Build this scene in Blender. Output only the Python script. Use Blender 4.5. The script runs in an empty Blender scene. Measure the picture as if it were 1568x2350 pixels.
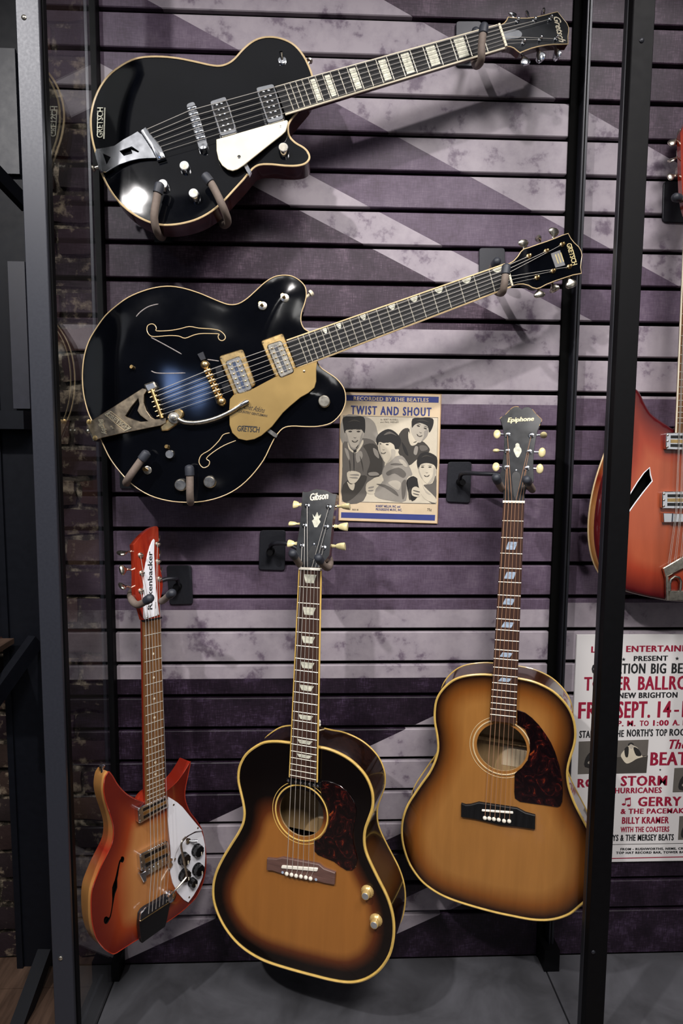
import bpy, bmesh, math, random
import numpy as np
from mathutils import Vector, Matrix
from mathutils.geometry import tessellate_polygon, delaunay_2d_cdt

# ------------------------------------------------------------------ camera, world, lights
W, H = 1568, 2350
FPX, YAW, PIT, ROL = 1424.67, .0364, -.0933, .0074
CAM = Vector((-.0170, -1.3703, -.8987))
_cy, _sy, _cp, _sp = math.cos(YAW), math.sin(YAW), math.cos(PIT), math.sin(PIT)
_cr, _sr = math.cos(ROL), math.sin(ROL)
FWD = Vector((_sy*_cp, _cy*_cp, _sp)); _r = Vector((_cy, -_sy, 0)); _u = _r.cross(FWD)
RGT = _cr*_r + _sr*_u; UPV = -_sr*_r + _cr*_u
scene = bpy.context.scene
COL = scene.collection
cam = bpy.data.cameras.new('camera'); camo = bpy.data.objects.new('camera', cam); COL.objects.link(camo)
camo.matrix_world = Matrix(((RGT.x, UPV.x, -FWD.x, CAM.x), (RGT.y, UPV.y, -FWD.y, CAM.y), (RGT.z, UPV.z, -FWD.z, CAM.z), (0, 0, 0, 1)))
cam.sensor_fit = 'VERTICAL'; cam.sensor_height = 36; cam.lens = FPX*36/H
cam.clip_start = .02
scene.camera = camo
scene.view_settings.view_transform = 'Standard'
try: scene.view_settings.look = 'None'
except Exception: pass
scene.view_settings.gamma = 1
scene.view_settings.use_curve_mapping = False
scene.view_settings.exposure = 0.0
wd = bpy.data.worlds.new('dim_room'); scene.world = wd; wd.use_nodes = True
wd.node_tree.nodes['Background'].inputs[0].default_value = (.50, .51, .58, 1)
wd.node_tree.nodes['Background'].inputs[1].default_value = .045

def spot(name, loc, aim, power, size=.05, cone=70, blend=.6, color=(1, 1, 1)):
    l = bpy.data.lights.new(name, 'SPOT'); l.energy = power; l.shadow_soft_size = size
    l.spot_size = math.radians(cone); l.spot_blend = blend; l.color = color
    o = bpy.data.objects.new(name, l); COL.objects.link(o); o.location = loc
    o.rotation_euler = (Vector(aim)-Vector(loc)).to_track_quat('-Z', 'Y').to_euler()
    return o
def area(name, loc, aim, power, sx, sy, color=(1, 1, 1)):
    l = bpy.data.lights.new(name, 'AREA'); l.energy = power; l.shape = 'RECTANGLE'; l.size = sx; l.size_y = sy; l.color = color
    o = bpy.data.objects.new(name, l); COL.objects.link(o); o.location = loc
    o.rotation_euler = (Vector(aim)-Vector(loc)).to_track_quat('-Z', 'Y').to_euler()
    return o
spot('track_spot', (-1.15, -1.65, .62), (-.05, .05, -1.45), 162, .035, 72, .7, (1, .965, .95))
spot('track_spot', (.95, -1.45, .80), (.25, .05, -1.0), 110, .28, 80, .6, (1, .955, .95))
spot('track_spot', (.25, -2.0, .68), (.12, .05, -1.75), 215, .30, 62, .8, (1, .96, .93))
area('overhead_fill', (0, -1.7, 1.25), (0, -1.7, -2), 7, 2.8, 2.0, (1, .98, .97))  # unseen soft light overhead, added so the chrome reflects something bright
area('left_fill_panel', (-2.6, -3.3, .1), (-.2, 0, -.9), 4.5, 1.3, 2.0, (.93, .95, 1))  # added fill behind the camera at left, for chrome and soft shadows
area('right_fill_panel', (2.3, -3.5, -.3), (.2, 0, -.9), 5.5, 1.3, 2.0, (1, .97, .94))  # its added counterpart behind the camera at right
area('low_fill_panel', (.5, -4.2, -2.0), (.1, 0, -1.1), 2.5, 2.0, .5, (1, .97, .94))  # added low fill behind the camera
area('sparkle_fill', (.35, -4.0, .35), (0, 0, -.8), 1.6, .5, .16, (1, .98, .95))  # small added light for sparkle on the chrome
area('sparkle_fill', (-.25, -3.6, .95), (0, 0, -.8), 1.8, .5, .16, (1, .98, .95))  # second small added light for chrome sparkle
area('daylight_window', (-1.25, -4.6, .0), (-.4, -.3, -.8), 1.6, .17, .30, (.32, .5, 1))
area('daylight_window', (-.98, -4.6, -.06), (-.4, -.3, -.8), 1.2, .10, .26, (.32, .5, 1))

# ------------------------------------------------------------------ helpers
YW, YF = .048, -.262                      # slat wall face, front face of the steel posts
def ray(x, y): return FWD + (x-W/2)/FPX*RGT - (y-H/2)/FPX*UPV
def at(x, y, Y=YW):                       # world point on the plane y = Y
    d = ray(x, y); return CAM + d*((Y-CAM.y)/d.y)
def atz(x, y, z):
    d = ray(x, y); return CAM + d*((z-CAM.z)/d.z)
def Z(x0, y0, s): return lambda *pts: [(x0+a/s, y0+b/s) for a, b in pts]

def srgb(h):
    c = [int(h[i:i+2], 16)/255 for i in (0, 2, 4)]
    return tuple((v/12.92 if v <= .04045 else ((v+.055)/1.055)**2.4) for v in c)+(1,)

MATS = {}
class NT:                                  # tiny node-graph writer
    def __init__(s, name):
        s.m = bpy.data.materials.new(name); s.m.use_nodes = True; s.t = s.m.node_tree
        s.b = s.t.nodes['Principled BSDF']; s.out = s.t.nodes['Material Output']
    def n(s, kind, **kw):
        nd = s.t.nodes.new(kind)
        for k, v in kw.items():
            if k.startswith('_'): setattr(nd, k[1:], v)
        return nd
    def set(s, sock, v):
        if isinstance(v, bpy.types.NodeSocket): s.t.links.new(v, sock)
        else: sock.default_value = v
    def math(s, op, a, b=0.0, c=None, clamp=False):
        nd = s.n('ShaderNodeMath'); nd.operation = op; nd.use_clamp = clamp
        s.set(nd.inputs[0], a); s.set(nd.inputs[1], b)
        if c is not None: s.set(nd.inputs[2], c)
        return nd.outputs[0]
    def mix(s, f, a, b):
        nd = s.n('ShaderNodeMix'); nd.data_type = 'RGBA'
        s.set(nd.inputs[0], f); s.set(nd.inputs[6], a); s.set(nd.inputs[7], b); return nd.outputs[2]
    def coord(s, scale=(1, 1, 1), loc=(0, 0, 0), rot=(0, 0, 0)):
        tc = s.n('ShaderNodeTexCoord'); mp = s.n('ShaderNodeMapping')
        s.t.links.new(tc.outputs['Object'], mp.inputs[0]); mp.inputs['Scale'].default_value = scale
        mp.inputs['Location'].default_value = loc; mp.inputs['Rotation'].default_value = rot
        return mp.outputs[0]
    def noise(s, vec, scale=5, detail=4, rough=.55, dist=0):
        nd = s.n('ShaderNodeTexNoise'); s.t.links.new(vec, nd.inputs['Vector'])
        nd.inputs['Scale'].default_value = scale; nd.inputs['Detail'].default_value = detail
        nd.inputs['Roughness'].default_value = rough; nd.inputs['Distortion'].default_value = dist
        return nd.outputs[0]
    def ramp(s, f, stops):
        nd = s.n('ShaderNodeValToRGB'); s.t.links.new(f, nd.inputs[0]); e = nd.color_ramp.elements
        while len(e) < len(stops): e.new(.5)
        for k, (p, c) in enumerate(stops): e[k].position = p; e[k].color = c if len(c) == 4 else tuple(c)+(1,)
        return nd.outputs[0]
    def bump(s, h, strength=.3, dist=.002):
        nd = s.n('ShaderNodeBump'); s.set(nd.inputs['Height'], h); nd.inputs['Strength'].default_value = strength
        nd.inputs['Distance'].default_value = dist; s.t.links.new(nd.outputs[0], s.b.inputs['Normal'])
    def pr(s, color=None, rough=.5, metal=0, coat=0, spec=.5, coat_rough=.05):
        if color is not None: s.set(s.b.inputs['Base Color'], color)
        s.set(s.b.inputs['Roughness'], rough); s.b.inputs['Metallic'].default_value = metal
        s.b.inputs['Coat Weight'].default_value = coat; s.b.inputs['Coat Roughness'].default_value = coat_rough
        s.b.inputs['Specular IOR Level'].default_value = spec
        return s.m

def mat(name, hexc, rough=.5, metal=0, coat=0, var=.12, scale=60, bump=0, spec=.5):
    if name in MATS: return MATS[name]
    g = NT(name); v = g.coord(); n = g.noise(v, scale, 4)
    c = srgb(hexc)
    lo = tuple(x*(1-var) for x in c[:3])+(1,); hi = tuple(min(1, x*(1+var)) for x in c[:3])+(1,)
    col = g.ramp(n, [(.3, lo), (.7, hi)])
    r = g.math('MULTIPLY_ADD', n, .12, rough-.06, clamp=True)
    g.pr(col, r, metal, coat, spec)
    if bump: g.bump(n, bump, .001)
    MATS[name] = g.m; return g.m

def wood(name, c1, c2, axis=1, scale=90, stretch=.06, rough=.4, coat=.3, spec=.5):
    if name in MATS: return MATS[name]
    g = NT(name); sc = [1, 1, 1]; sc[axis] = stretch
    v = g.coord(tuple(sc)); n = g.noise(v, scale, 5, .6, .4); n2 = g.noise(v, scale*4, 3, .5)
    f = g.math('MULTIPLY_ADD', n2, .35, g.math('MULTIPLY', n, .75), clamp=True)
    col = g.ramp(f, [(.32, srgb(c1)), (.68, srgb(c2))]); g.pr(col, rough, 0, coat, spec)
    g.bump(n2, .08, .0005); MATS[name] = g.m; return g.m

def burst(name, centre, mid, edge, grain=.22, rough=.25, coat=.8, flame=False, scale=80, gaxis=1):
    g = NT(name); at_ = g.n('ShaderNodeAttribute'); at_.attribute_name = 'burst'; f = at_.outputs['Fac']
    sc = [1, 1, 1]; sc[gaxis] = .05
    v = g.coord(tuple(sc)); n = g.noise(v, scale, 5, .6, .3)
    v2 = g.coord((1, .25, 1)); n2 = g.noise(v2, 26, 3, .5, 1.2 if flame else .3)
    vv = g.coord(); bl = g.noise(vv, 9, 3)
    f2 = g.math('ADD', f, g.math('MULTIPLY_ADD', bl, .12, -.06), clamp=True)
    col = g.ramp(f2, [(.05, srgb(edge)), (.5, srgb(mid)), (.95, srgb(centre))])
    k = g.math('MULTIPLY_ADD', n, grain*1.6, 1-grain*.8)
    k = g.math('MULTIPLY', k, g.math('MULTIPLY_ADD', n2, grain*1.2, 1-grain*.6))
    nd = g.n('ShaderNodeVectorMath'); nd.operation = 'SCALE'; g.set(nd.inputs[0], col); g.set(nd.inputs['Scale'], k)
    g.pr(nd.outputs[0], rough, 0, coat); g.bump(n, .04, .0004); return g.m

def tortoise():
    g = NT('tortoiseshell'); v = g.coord((1, .8, 1), rot=(0, 0, .5)); n = g.noise(v, 42, 5, .62, 2.2)
    col = g.ramp(n, [(.46, srgb('0b0304')), (.58, srgb('1e0808')), (.65, srgb('4a120e')), (.74, srgb('b0521c'))])
    return g.pr(col, .12, 0, .6)

M = {}
def build_mats():
    M['black_steel'] = mat('black_powder_steel', '24252b', .42, .3, var=.1, scale=240, bump=.03)
    M['black_steel2'] = mat('dark_steel_channel', '040406', .6, 0, var=.1, spec=.15)
    M['rack'] = mat('blue_black_steel', '05070e', .55, spec=.2)
    M['groove'] = mat('black_groove', '030303', .9, spec=.1)
    M['blacklac'] = mat('black_gloss_lacquer', '05060a', .08, 0, 0, var=.2, scale=12)
    M['blackface'] = mat('black_headstock_lacquer', '15171b', .22, 0, .5, var=.35, scale=40)
    M['chrome'] = mat('chrome', 'dfe2e8', .16, 1, var=.05)
    M['nickel'] = mat('aged_nickel', 'cfc9bb', .28, 1, var=.18, scale=90)
    M['gold'] = mat('worn_gold', 'dcbb80', .3, 1, var=.2, scale=120)
    M['goldplate'] = mat('gold_pickguard', 'b0925a', .3, .55, .4, var=.05, scale=20)
    M['bigsby'] = mat('tarnished_cast_metal', 'a3937a', .36, 1, var=.4, scale=70, bump=.15)
    M['cream'] = mat('cream_plastic', 'e6dcc2', .3, 0, .4, var=.06, scale=30)
    M['pearlplastic'] = mat('aged_cream_button', 'd8cb98', .28, 0, .4, var=.14, scale=150)
    M['binding'] = mat('aged_binding', 'cdb489', .3, 0, .4, var=.12, scale=60)
    M['binding_y'] = mat('yellowed_binding', 'd2ae5c', .3, 0, .5, var=.12, scale=60)
    M['white'] = mat('white_plastic', 'e4e4ea', .22, 0, .4, var=.02, scale=20)
    M['bone'] = mat('bone', 'efe9da', .3, 0, .2, var=.05)
    M['pearl'] = mat('mother_of_pearl', 'c9c8b6', .2, 0, .6, var=.3, scale=140)
    M['pearlblue'] = mat('blue_grey_pearl', '9fb0c4', .18, 0, .6, var=.35, scale=160)
    M['blackplastic'] = mat('black_plastic', '0c0c0e', .3, 0, .2)
    M['rubber'] = mat('black_rubber_cap', '2b2e36', .55, var=.15)
    M['foam'] = mat('taupe_foam_tube', '75685f', .75, var=.1, scale=200)
    M['rosewood'] = wood('rosewood_board', '24130d', '432a20', 1, 140, .05, .5, .1)
    M['rosewood_b'] = wood('brown_rosewood_board', '4a2c16', '76502c', 1, 140, .05, .5, .1)
    M['ebony'] = wood('ebony_board', '0a0a0b', '151517', 1, 140, .05, .5, 0, .25)
    M['bridgewood'] = wood('bridge_rosewood', '4a342f', '6d5048', 0, 120, .08, .5, .1)
    M['mahog_side'] = wood('brown_mahogany_side', '1d0d08', '4c2a1a', 1, 70, .1, .22, .7)
    M['mahog_dark'] = wood('dark_mahogany_side', '0a0504', '26130b', 1, 70, .1, .16, .8)
    M['walnut_side'] = wood('red_brown_side', '200d09', '4a2218', 1, 60, .12, .25, .6)
    M['cherry'] = wood('cherry_red_lacquer', '74160f', '98301a', 1, 40, .2, .18, .8)
    g = NT('amber_red_side'); v = g.coord(); sp = g.n('ShaderNodeSeparateXYZ'); g.set(sp.inputs[0], v)
    t1 = g.math('MULTIPLY', g.math('ABSOLUTE', g.math('SUBTRACT', sp.outputs[1], .085)), 16, clamp=True); t2 = g.math('MULTIPLY', g.math('SUBTRACT', -.03, sp.outputs[0]), 20, clamp=True)
    t3 = g.math('MULTIPLY', g.math('ADD', sp.outputs[1], .16), 16, clamp=True); f = g.math('MULTIPLY', g.math('MULTIPLY', t1, t2), t3)
    n = g.noise(g.coord((1, .06, 1)), 90, 4); g.pr(g.mix(g.math('MULTIPLY', f, g.math('MULTIPLY_ADD', n, .5, .65), clamp=True), srgb('8a2416'), srgb('c08a4c')), .2, 0, .7); M['amber_side'] = g.m
    M['interior'] = wood('pale_interior_wood', '8a6a46', 'b29468', 1, 60, .1, .7, 0)
    M['tortoise'] = tortoise()
    M['string'] = mat('steel_string', 'd8d2ca', .32, .55, var=.05)
    M['string_b'] = mat('bronze_string', 'd9a684', .32, .5, var=.05)
    M['gold_knob'] = mat('gold_tinted_knob', 'd0b070', .3, .35, .4, var=.1)
    M['grey_steel'] = mat('grey_powder_steel', '2b2d35', .45, .2, var=.05, scale=200)
    M['palestreak'] = mat('pale_streak_grey', '8f8784', .6, var=.3, scale=400)
    M['fret'] = mat('nickel_fret', 'dcd6c6', .28, .6, var=.05)
    M['paper'] = mat('aged_paper', 'cdb899', .8, var=.07, scale=25)
    M['paper_edge'] = mat('browned_paper', 'a98860', .85, var=.15, scale=60)
    M['posterpaper'] = mat('white_poster_board', 'd4d1d0', .45, 0, .1, var=.02, scale=10)
    M['blueink'] = mat('blue_ink', '2f3a78', .7, var=.06)
    M['redink'] = mat('crimson_ink', '8c1030', .6, var=.05)
    M['blackink'] = mat('black_ink', '17181b', .7, var=.1)
    M['goldink'] = mat('gold_inlay', 'd8c793', .3, .2, var=.1)
    M['darkink'] = mat('dark_brown_ink', '2a2016', .5)
    for k, h in dict(g1='1c1a19', g2='38342f', g3='5c5751', g4='8b857c', g5='aaa294', g6='c4baa6').items():
        M[k] = mat('print_grey_'+k, h, .75, var=.08, scale=40)
    M['lettersilver'] = mat('cast_letter', 'd4c7a4', .3, .8, var=.1)
    M['greylabel'] = mat('grey_label', '9a9a9c', .4, .5)
build_mats()

class MB:
    """collects geometry, builds ONE mesh object"""
    def __init__(s): s.v = []; s.f = []; s.mi = []; s.mats = []
    def mid(s, m):
        if m not in s.mats: s.mats.append(m)
        return s.mats.index(m)
    def add(s, vs, fs, m):
        k = len(s.v); s.v += [tuple(x) for x in vs]; i = s.mid(m)
        for f in fs: s.f.append([k+a for a in f]); s.mi.append(i)
    def box(s, a, b, m, bev=0):
        x0, y0, z0 = [min(p, q) for p, q in zip(a, b)]; x1, y1, z1 = [max(p, q) for p, q in zip(a, b)]
        s.add([(x, y, z) for z in (z0, z1) for y in (y0, y1) for x in (x0, x1)],
              [(0, 2, 3, 1), (4, 5, 7, 6), (0, 1, 5, 4), (2, 6, 7, 3), (0, 4, 6, 2), (1, 3, 7, 5)], m)
    def tube(s, pts, r, m, seg=8, closed=False, caps=True, flat=None):
        pts = [Vector(p) for p in pts]; n = len(pts); rr = r if isinstance(r, (list, tuple)) else [r]*n
        tang = []
        for i in range(n):
            a = pts[(i-1) % n] if (closed or i > 0) else pts[i]; b = pts[(i+1) % n] if (closed or i < n-1) else pts[i]
            t = (b-a); tang.append(t.normalized() if t.length > 1e-9 else Vector((0, 0, 1)))
        e = Vector(flat) if flat is not None else (Vector((0, 0, 1)) if abs(tang[0].z) < .9 else Vector((1, 0, 0)))
        vs = []
        for i in range(n):
            t = tang[i]; e = (e - t*e.dot(t)); e = e.normalized() if e.length > 1e-6 else t.orthogonal().normalized(); q = t.cross(e)
            for k in range(seg):
                a = 2*math.pi*k/seg; vs.append(pts[i]+(e*math.cos(a)+q*math.sin(a))*rr[i])
        fs = []
        for i in range(n if closed else n-1):
            j = (i+1) % n
            for k in range(seg): l = (k+1) % seg; fs.append((i*seg+k, i*seg+l, j*seg+l, j*seg+k))
        if caps and not closed: fs.append(tuple(range(seg-1, -1, -1))); fs.append(tuple((n-1)*seg+k for k in range(seg)))
        s.add(vs, fs, m)
    def lathe(s, o, d, prof, m, seg=16, e1=None, fl=1.0):
        """profile [(radius, distance along d)]; fl squashes the second cross direction"""
        o = Vector(o); d = Vector(d).normalized(); e = Vector(e1) if e1 is not None else d.orthogonal()
        e = (e-d*e.dot(d)).normalized(); q = d.cross(e); vs = []
        for r, h in prof:
            for k in range(seg):
                a = 2*math.pi*k/seg; vs.append(o+d*h+e*(r*math.cos(a))+q*(r*fl*math.sin(a)))
        fs = [(i*seg+k, i*seg+(k+1) % seg, (i+1)*seg+(k+1) % seg, (i+1)*seg+k) for i in range(len(prof)-1) for k in range(seg)]
        fs.append(tuple(range(seg-1, -1, -1))); fs.append(tuple((len(prof)-1)*seg+k for k in range(seg)))
        s.add(vs, fs, m)
    def cyl(s, a, b, r, m, seg=12):
        a = Vector(a); b = Vector(b); s.lathe(a, b-a, [(r, 0), (r, (b-a).length)], m, seg)
    def ball(s, c, r, m, seg=12, sc=(1, 1, 1)):
        vs = []; fs = []; n = seg//2
        for i in range(n+1):
            th = math.pi*i/n
            for k in range(seg): a = 2*math.pi*k/seg; vs.append((c[0]+r*sc[0]*math.sin(th)*math.cos(a), c[1]+r*sc[1]*math.sin(th)*math.sin(a), c[2]+r*sc[2]*math.cos(th)))
        for i in range(n):
            for k in range(seg): l = (k+1) % seg; fs.append((i*seg+k, (i+1)*seg+k, (i+1)*seg+l, i*seg+l))
        s.add(vs, fs, m)
    def prism(s, pl, out, z0, z1, m, bev=0, holes=(), mside=None):
        """extrude the 2D outline (plane coords) of plane pl from z0 to z1 (z1 is the visible top)"""
        out = ccw(out); holes = [ccw(h)[::-1] for h in holes]
        loops = [out]+holes; mside = mside or m
        if bev: top = [offset(l, -bev) for l in loops]
        else: top = loops
        allt = [p for l in top for p in l]
        tri = tessellate_polygon([[Vector((p[0], p[1], 0)) for p in l] for l in top])
        def up(t):
            a, b, c = [allt[i] for i in t]; return (b[0]-a[0])*(c[1]-a[1])-(b[1]-a[1])*(c[0]-a[0])
        tri = [t if up(t) > 0 else t[::-1] for t in tri]
        s.add([pl.to(p[0], p[1], z1) for p in allt], tri, m)
        allb = [p for l in loops for p in l]
        s.add([pl.to(p[0], p[1], z0) for p in allb], [t[::-1] for t in tri], mside)
        for l, t in zip(loops, top):
            n = len(l)
            rings = [[pl.to(p[0], p[1], z0) for p in l]]
            if bev: rings.append([pl.to(p[0], p[1], z1-bev*.8) for p in l])
            rings.append([pl.to(p[0], p[1], z1) for p in t])
            for k in range(len(rings)-1):
                s.add(rings[k]+rings[k+1], [(i, (i+1) % n, n+(i+1) % n, n+i) for i in range(n)], mside)
    def build(s, name, parent=None, smooth=38, attr=None, tag=None, loc=None):
        me = bpy.data.meshes.new(name)
        me.from_pydata([tuple(p) for p in s.v], [], s.f)
        for m in s.mats: me.materials.append(m)
        me.polygons.foreach_set('material_index', s.mi)
        if attr is not None:
            a = me.attributes.new('burst', 'FLOAT', 'POINT'); a.data.foreach_set('value', attr)
        bm = bmesh.new(); bm.from_mesh(me)
        bmesh.ops.remove_doubles(bm, verts=bm.verts, dist=1e-6)
        bmesh.ops.recalc_face_normals(bm, faces=bm.faces)
        if smooth:
            lim = math.radians(smooth)
            for f in bm.faces: f.smooth = True
            for e in bm.edges: e.smooth = not (len(e.link_faces) == 2 and e.calc_face_angle(0) > lim)
        bm.to_mesh(me); bm.free(); me.update()
        o = bpy.data.objects.new(name, me); COL.objects.link(o)
        if parent is not None: o.parent = parent
        if tag: tagit(o, *tag)
        return o

def tagit(o, label=None, cat=None, group=None, kind=None):
    if label: o['label'] = label
    if cat: o['category'] = cat
    if group: o['group'] = group
    if kind: o['kind'] = kind
    return o
def empty(name, loc, label=None, cat=None, group=None, kind=None, mw=None):
    o = bpy.data.objects.new(name, None); COL.objects.link(o); o.empty_display_size = .05
    if mw is not None: o.matrix_world = mw
    else: o.location = loc
    return tagit(o, label, cat, group, kind)

def area2(p): return sum(p[i-1][0]*p[i][1]-p[i][0]*p[i-1][1] for i in range(len(p)))/2
def ccw(p): p = [tuple(q[:2]) for q in p]; return p if area2(p) > 0 else p[::-1]
def offset(p, d):
    """grow (d>0) or shrink a closed ccw loop"""
    n = len(p); out = []; sgn = 1
    for i in range(n):
        a, b, c = p[i-1], p[i], p[(i+1) % n]
        t = Vector((c[0]-a[0], c[1]-a[1])); 
        if t.length < 1e-9: out.append(b); continue
        t.normalize(); out.append((b[0]+t.y*d*sgn, b[1]-t.x*d*sgn))
    return out
def spline(pts, k=4, closed=True):
    n = len(pts); out = []; rng = range(n) if closed else range(n-1)
    for i in rng:
        p0, p1, p2, p3 = [np.array(pts[(i+j) % n] if closed else pts[min(max(i+j, 0), n-1)], float) for j in (-1, 0, 1, 2)]
        for q in range(k):
            t = q/k; out.append(tuple(.5*((2*p1)+(-p0+p2)*t+(2*p0-5*p1+4*p2-p3)*t*t+(-p0+3*p1-3*p2+p3)*t**3)))
    if not closed: out.append(tuple(map(float, pts[-1])))
    return out
def rrect(cx, cy, w, h, r, k=4, rot=0):
    out = []
    for sx, sy, a0 in ((1, 1, 0), (-1, 1, 90), (-1, -1, 180), (1, -1, 270)):
        for i in range(k+1):
            a = math.radians(a0+90*i/k); out.append((sx*(w/2-r)+r*math.cos(a), sy*(h/2-r)+r*math.sin(a)))
    c, s = math.cos(rot), math.sin(rot)
    return [(cx+x*c-y*s, cy+x*s+y*c) for x, y in out]
def circle(cx, cy, r, n=24): return [(cx+r*math.cos(2*math.pi*i/n), cy+r*math.sin(2*math.pi*i/n)) for i in range(n)]
def roundquad(q, r=.2, k=4):
    """round the corners of a quad given as 4 points"""
    out = []; n = len(q)
    for i in range(n):
        a, b, c = [np.array(q[j % n], float) for j in (i-1, i, i+1)]
        d = min(np.linalg.norm(a-b), np.linalg.norm(c-b)); rr = d*r
        p = b+(a-b)/np.linalg.norm(a-b)*rr; q2 = b+(c-b)/np.linalg.norm(c-b)*rr
        for j in range(k+1):
            t = j/k; out.append(tuple((1-t)**2*p+2*t*(1-t)*b+t*t*q2))
    return out

class Plane:
    """a plane inside a thing: local origin o, axes ux, uy, un; M = world matrix of the thing"""
    def __init__(s, M, o=(0, 0, 0), ux=(1, 0, 0), uy=(0, 1, 0)):
        s.M = M; s.o = Vector(o); s.ux = Vector(ux).normalized(); s.uy = Vector(uy).normalized(); s.un = s.ux.cross(s.uy)
        R3 = M.to_3x3(); s.wo = M @ s.o; s.wx = R3 @ s.ux; s.wy = R3 @ s.uy; s.wn = R3 @ s.un
    def to(s, a, b, h=0): return s.o+s.ux*a+s.uy*b+s.un*h
    def px(s, x, y, h=0):
        d = ray(x, y); o = s.wo+s.wn*h; P = CAM+d*((o-CAM).dot(s.wn)/d.dot(s.wn))-s.wo
        return (P.dot(s.wx), P.dot(s.wy))
    def pts(s, pts, h=0): return [s.px(x, y, h) for x, y in pts]
    def P(s, x, y, h=0): a, b = s.px(x, y, h); return s.to(a, b, h)

WALL = Plane(Matrix.Identity(4), (0, YW, 0), (1, 0, 0), (0, 0, 1))   # un = -y : towards the viewer
def text(name, pl, string, a, b, hgt, m, parent, h=0, z=.0004, shear=0, bold=0, sp=1.0):
    """flat raised lettering on plane pl from a to b (plane coords), cap height hgt"""
    cu = bpy.data.curves.new('t', 'FONT'); cu.body = string; cu.size = 1; cu.offset = min(bold, .006); cu.resolution_u = 2; cu.space_character = sp
    cu.shear = shear; cu.extrude = 0
    ob = bpy.data.objects.new('t', cu); COL.objects.link(ob)
    dg = bpy.context.evaluated_depsgraph_get(); me = bpy.data.meshes.new_from_object(ob.evaluated_get(dg))
    bpy.data.objects.remove(ob); bpy.data.curves.remove(cu)
    n = len(me.vertices); co = np.empty(n*3); me.vertices.foreach_get('co', co); co = co.reshape(-1, 3)
    x0, x1 = co[:, 0].min(), co[:, 0].max(); cap = .69
    a = Vector((*a, 0)); b = Vector((*b, 0)); d = b-a; L = d.length; d.normalize(); up = Vector((-d.y, d.x, 0))
    bmx = MB(); vs = []
    for p in co:
        q = a+d*((p[0]-x0)/(x1-x0)*L)+up*(p[1]/cap*hgt); vs.append(pl.to(q.x, q.y, h+z))
    fs = [tuple(f.vertices) for f in me.polygons]; bpy.data.meshes.remove(me)
    # give it thickness: side walls from boundary edges
    from collections import Counter
    ec = Counter(); 
    for f in fs:
        for i in range(len(f)): ec[(f[i], f[(i+1) % len(f)])] += 1
    bd = [e for e in ec if (e[1], e[0]) not in ec]
    dn = -pl.un*z; k = len(vs); vs2 = vs+[v+dn for v in vs]
    fa = fs+[(i, k+i, k+j, j) for i, j in bd]; bmx.add(vs2, fa, m)
    if bold > .008:                        # heavier strokes: the same glyphs set again a hair to each side
        dd = d*(bold*1.1*L/(x1-x0)); sd = pl.to(dd.x, dd.y, 0)-pl.to(0, 0, 0)
        for q_, e_ in ((-1, .00003), (1, .00006)): bmx.add([v+sd*q_+pl.un*e_ for v in vs2], fa, m)
    return bmx.build(name, parent, smooth=0)
def wtext(string, x0, y0, x1, y1, cap, m, parent, h=.0035, pl=None, **kw):
    pl = pl or WALL
    a = pl.px(x0, y0, h); b = pl.px(x1, y1, h); c = pl.px(x0, y0-cap, h)
    return text('lettering', pl, string, a, b, math.hypot(c[0]-a[0], c[1]-a[1]), m, parent, h, **kw)

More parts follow.
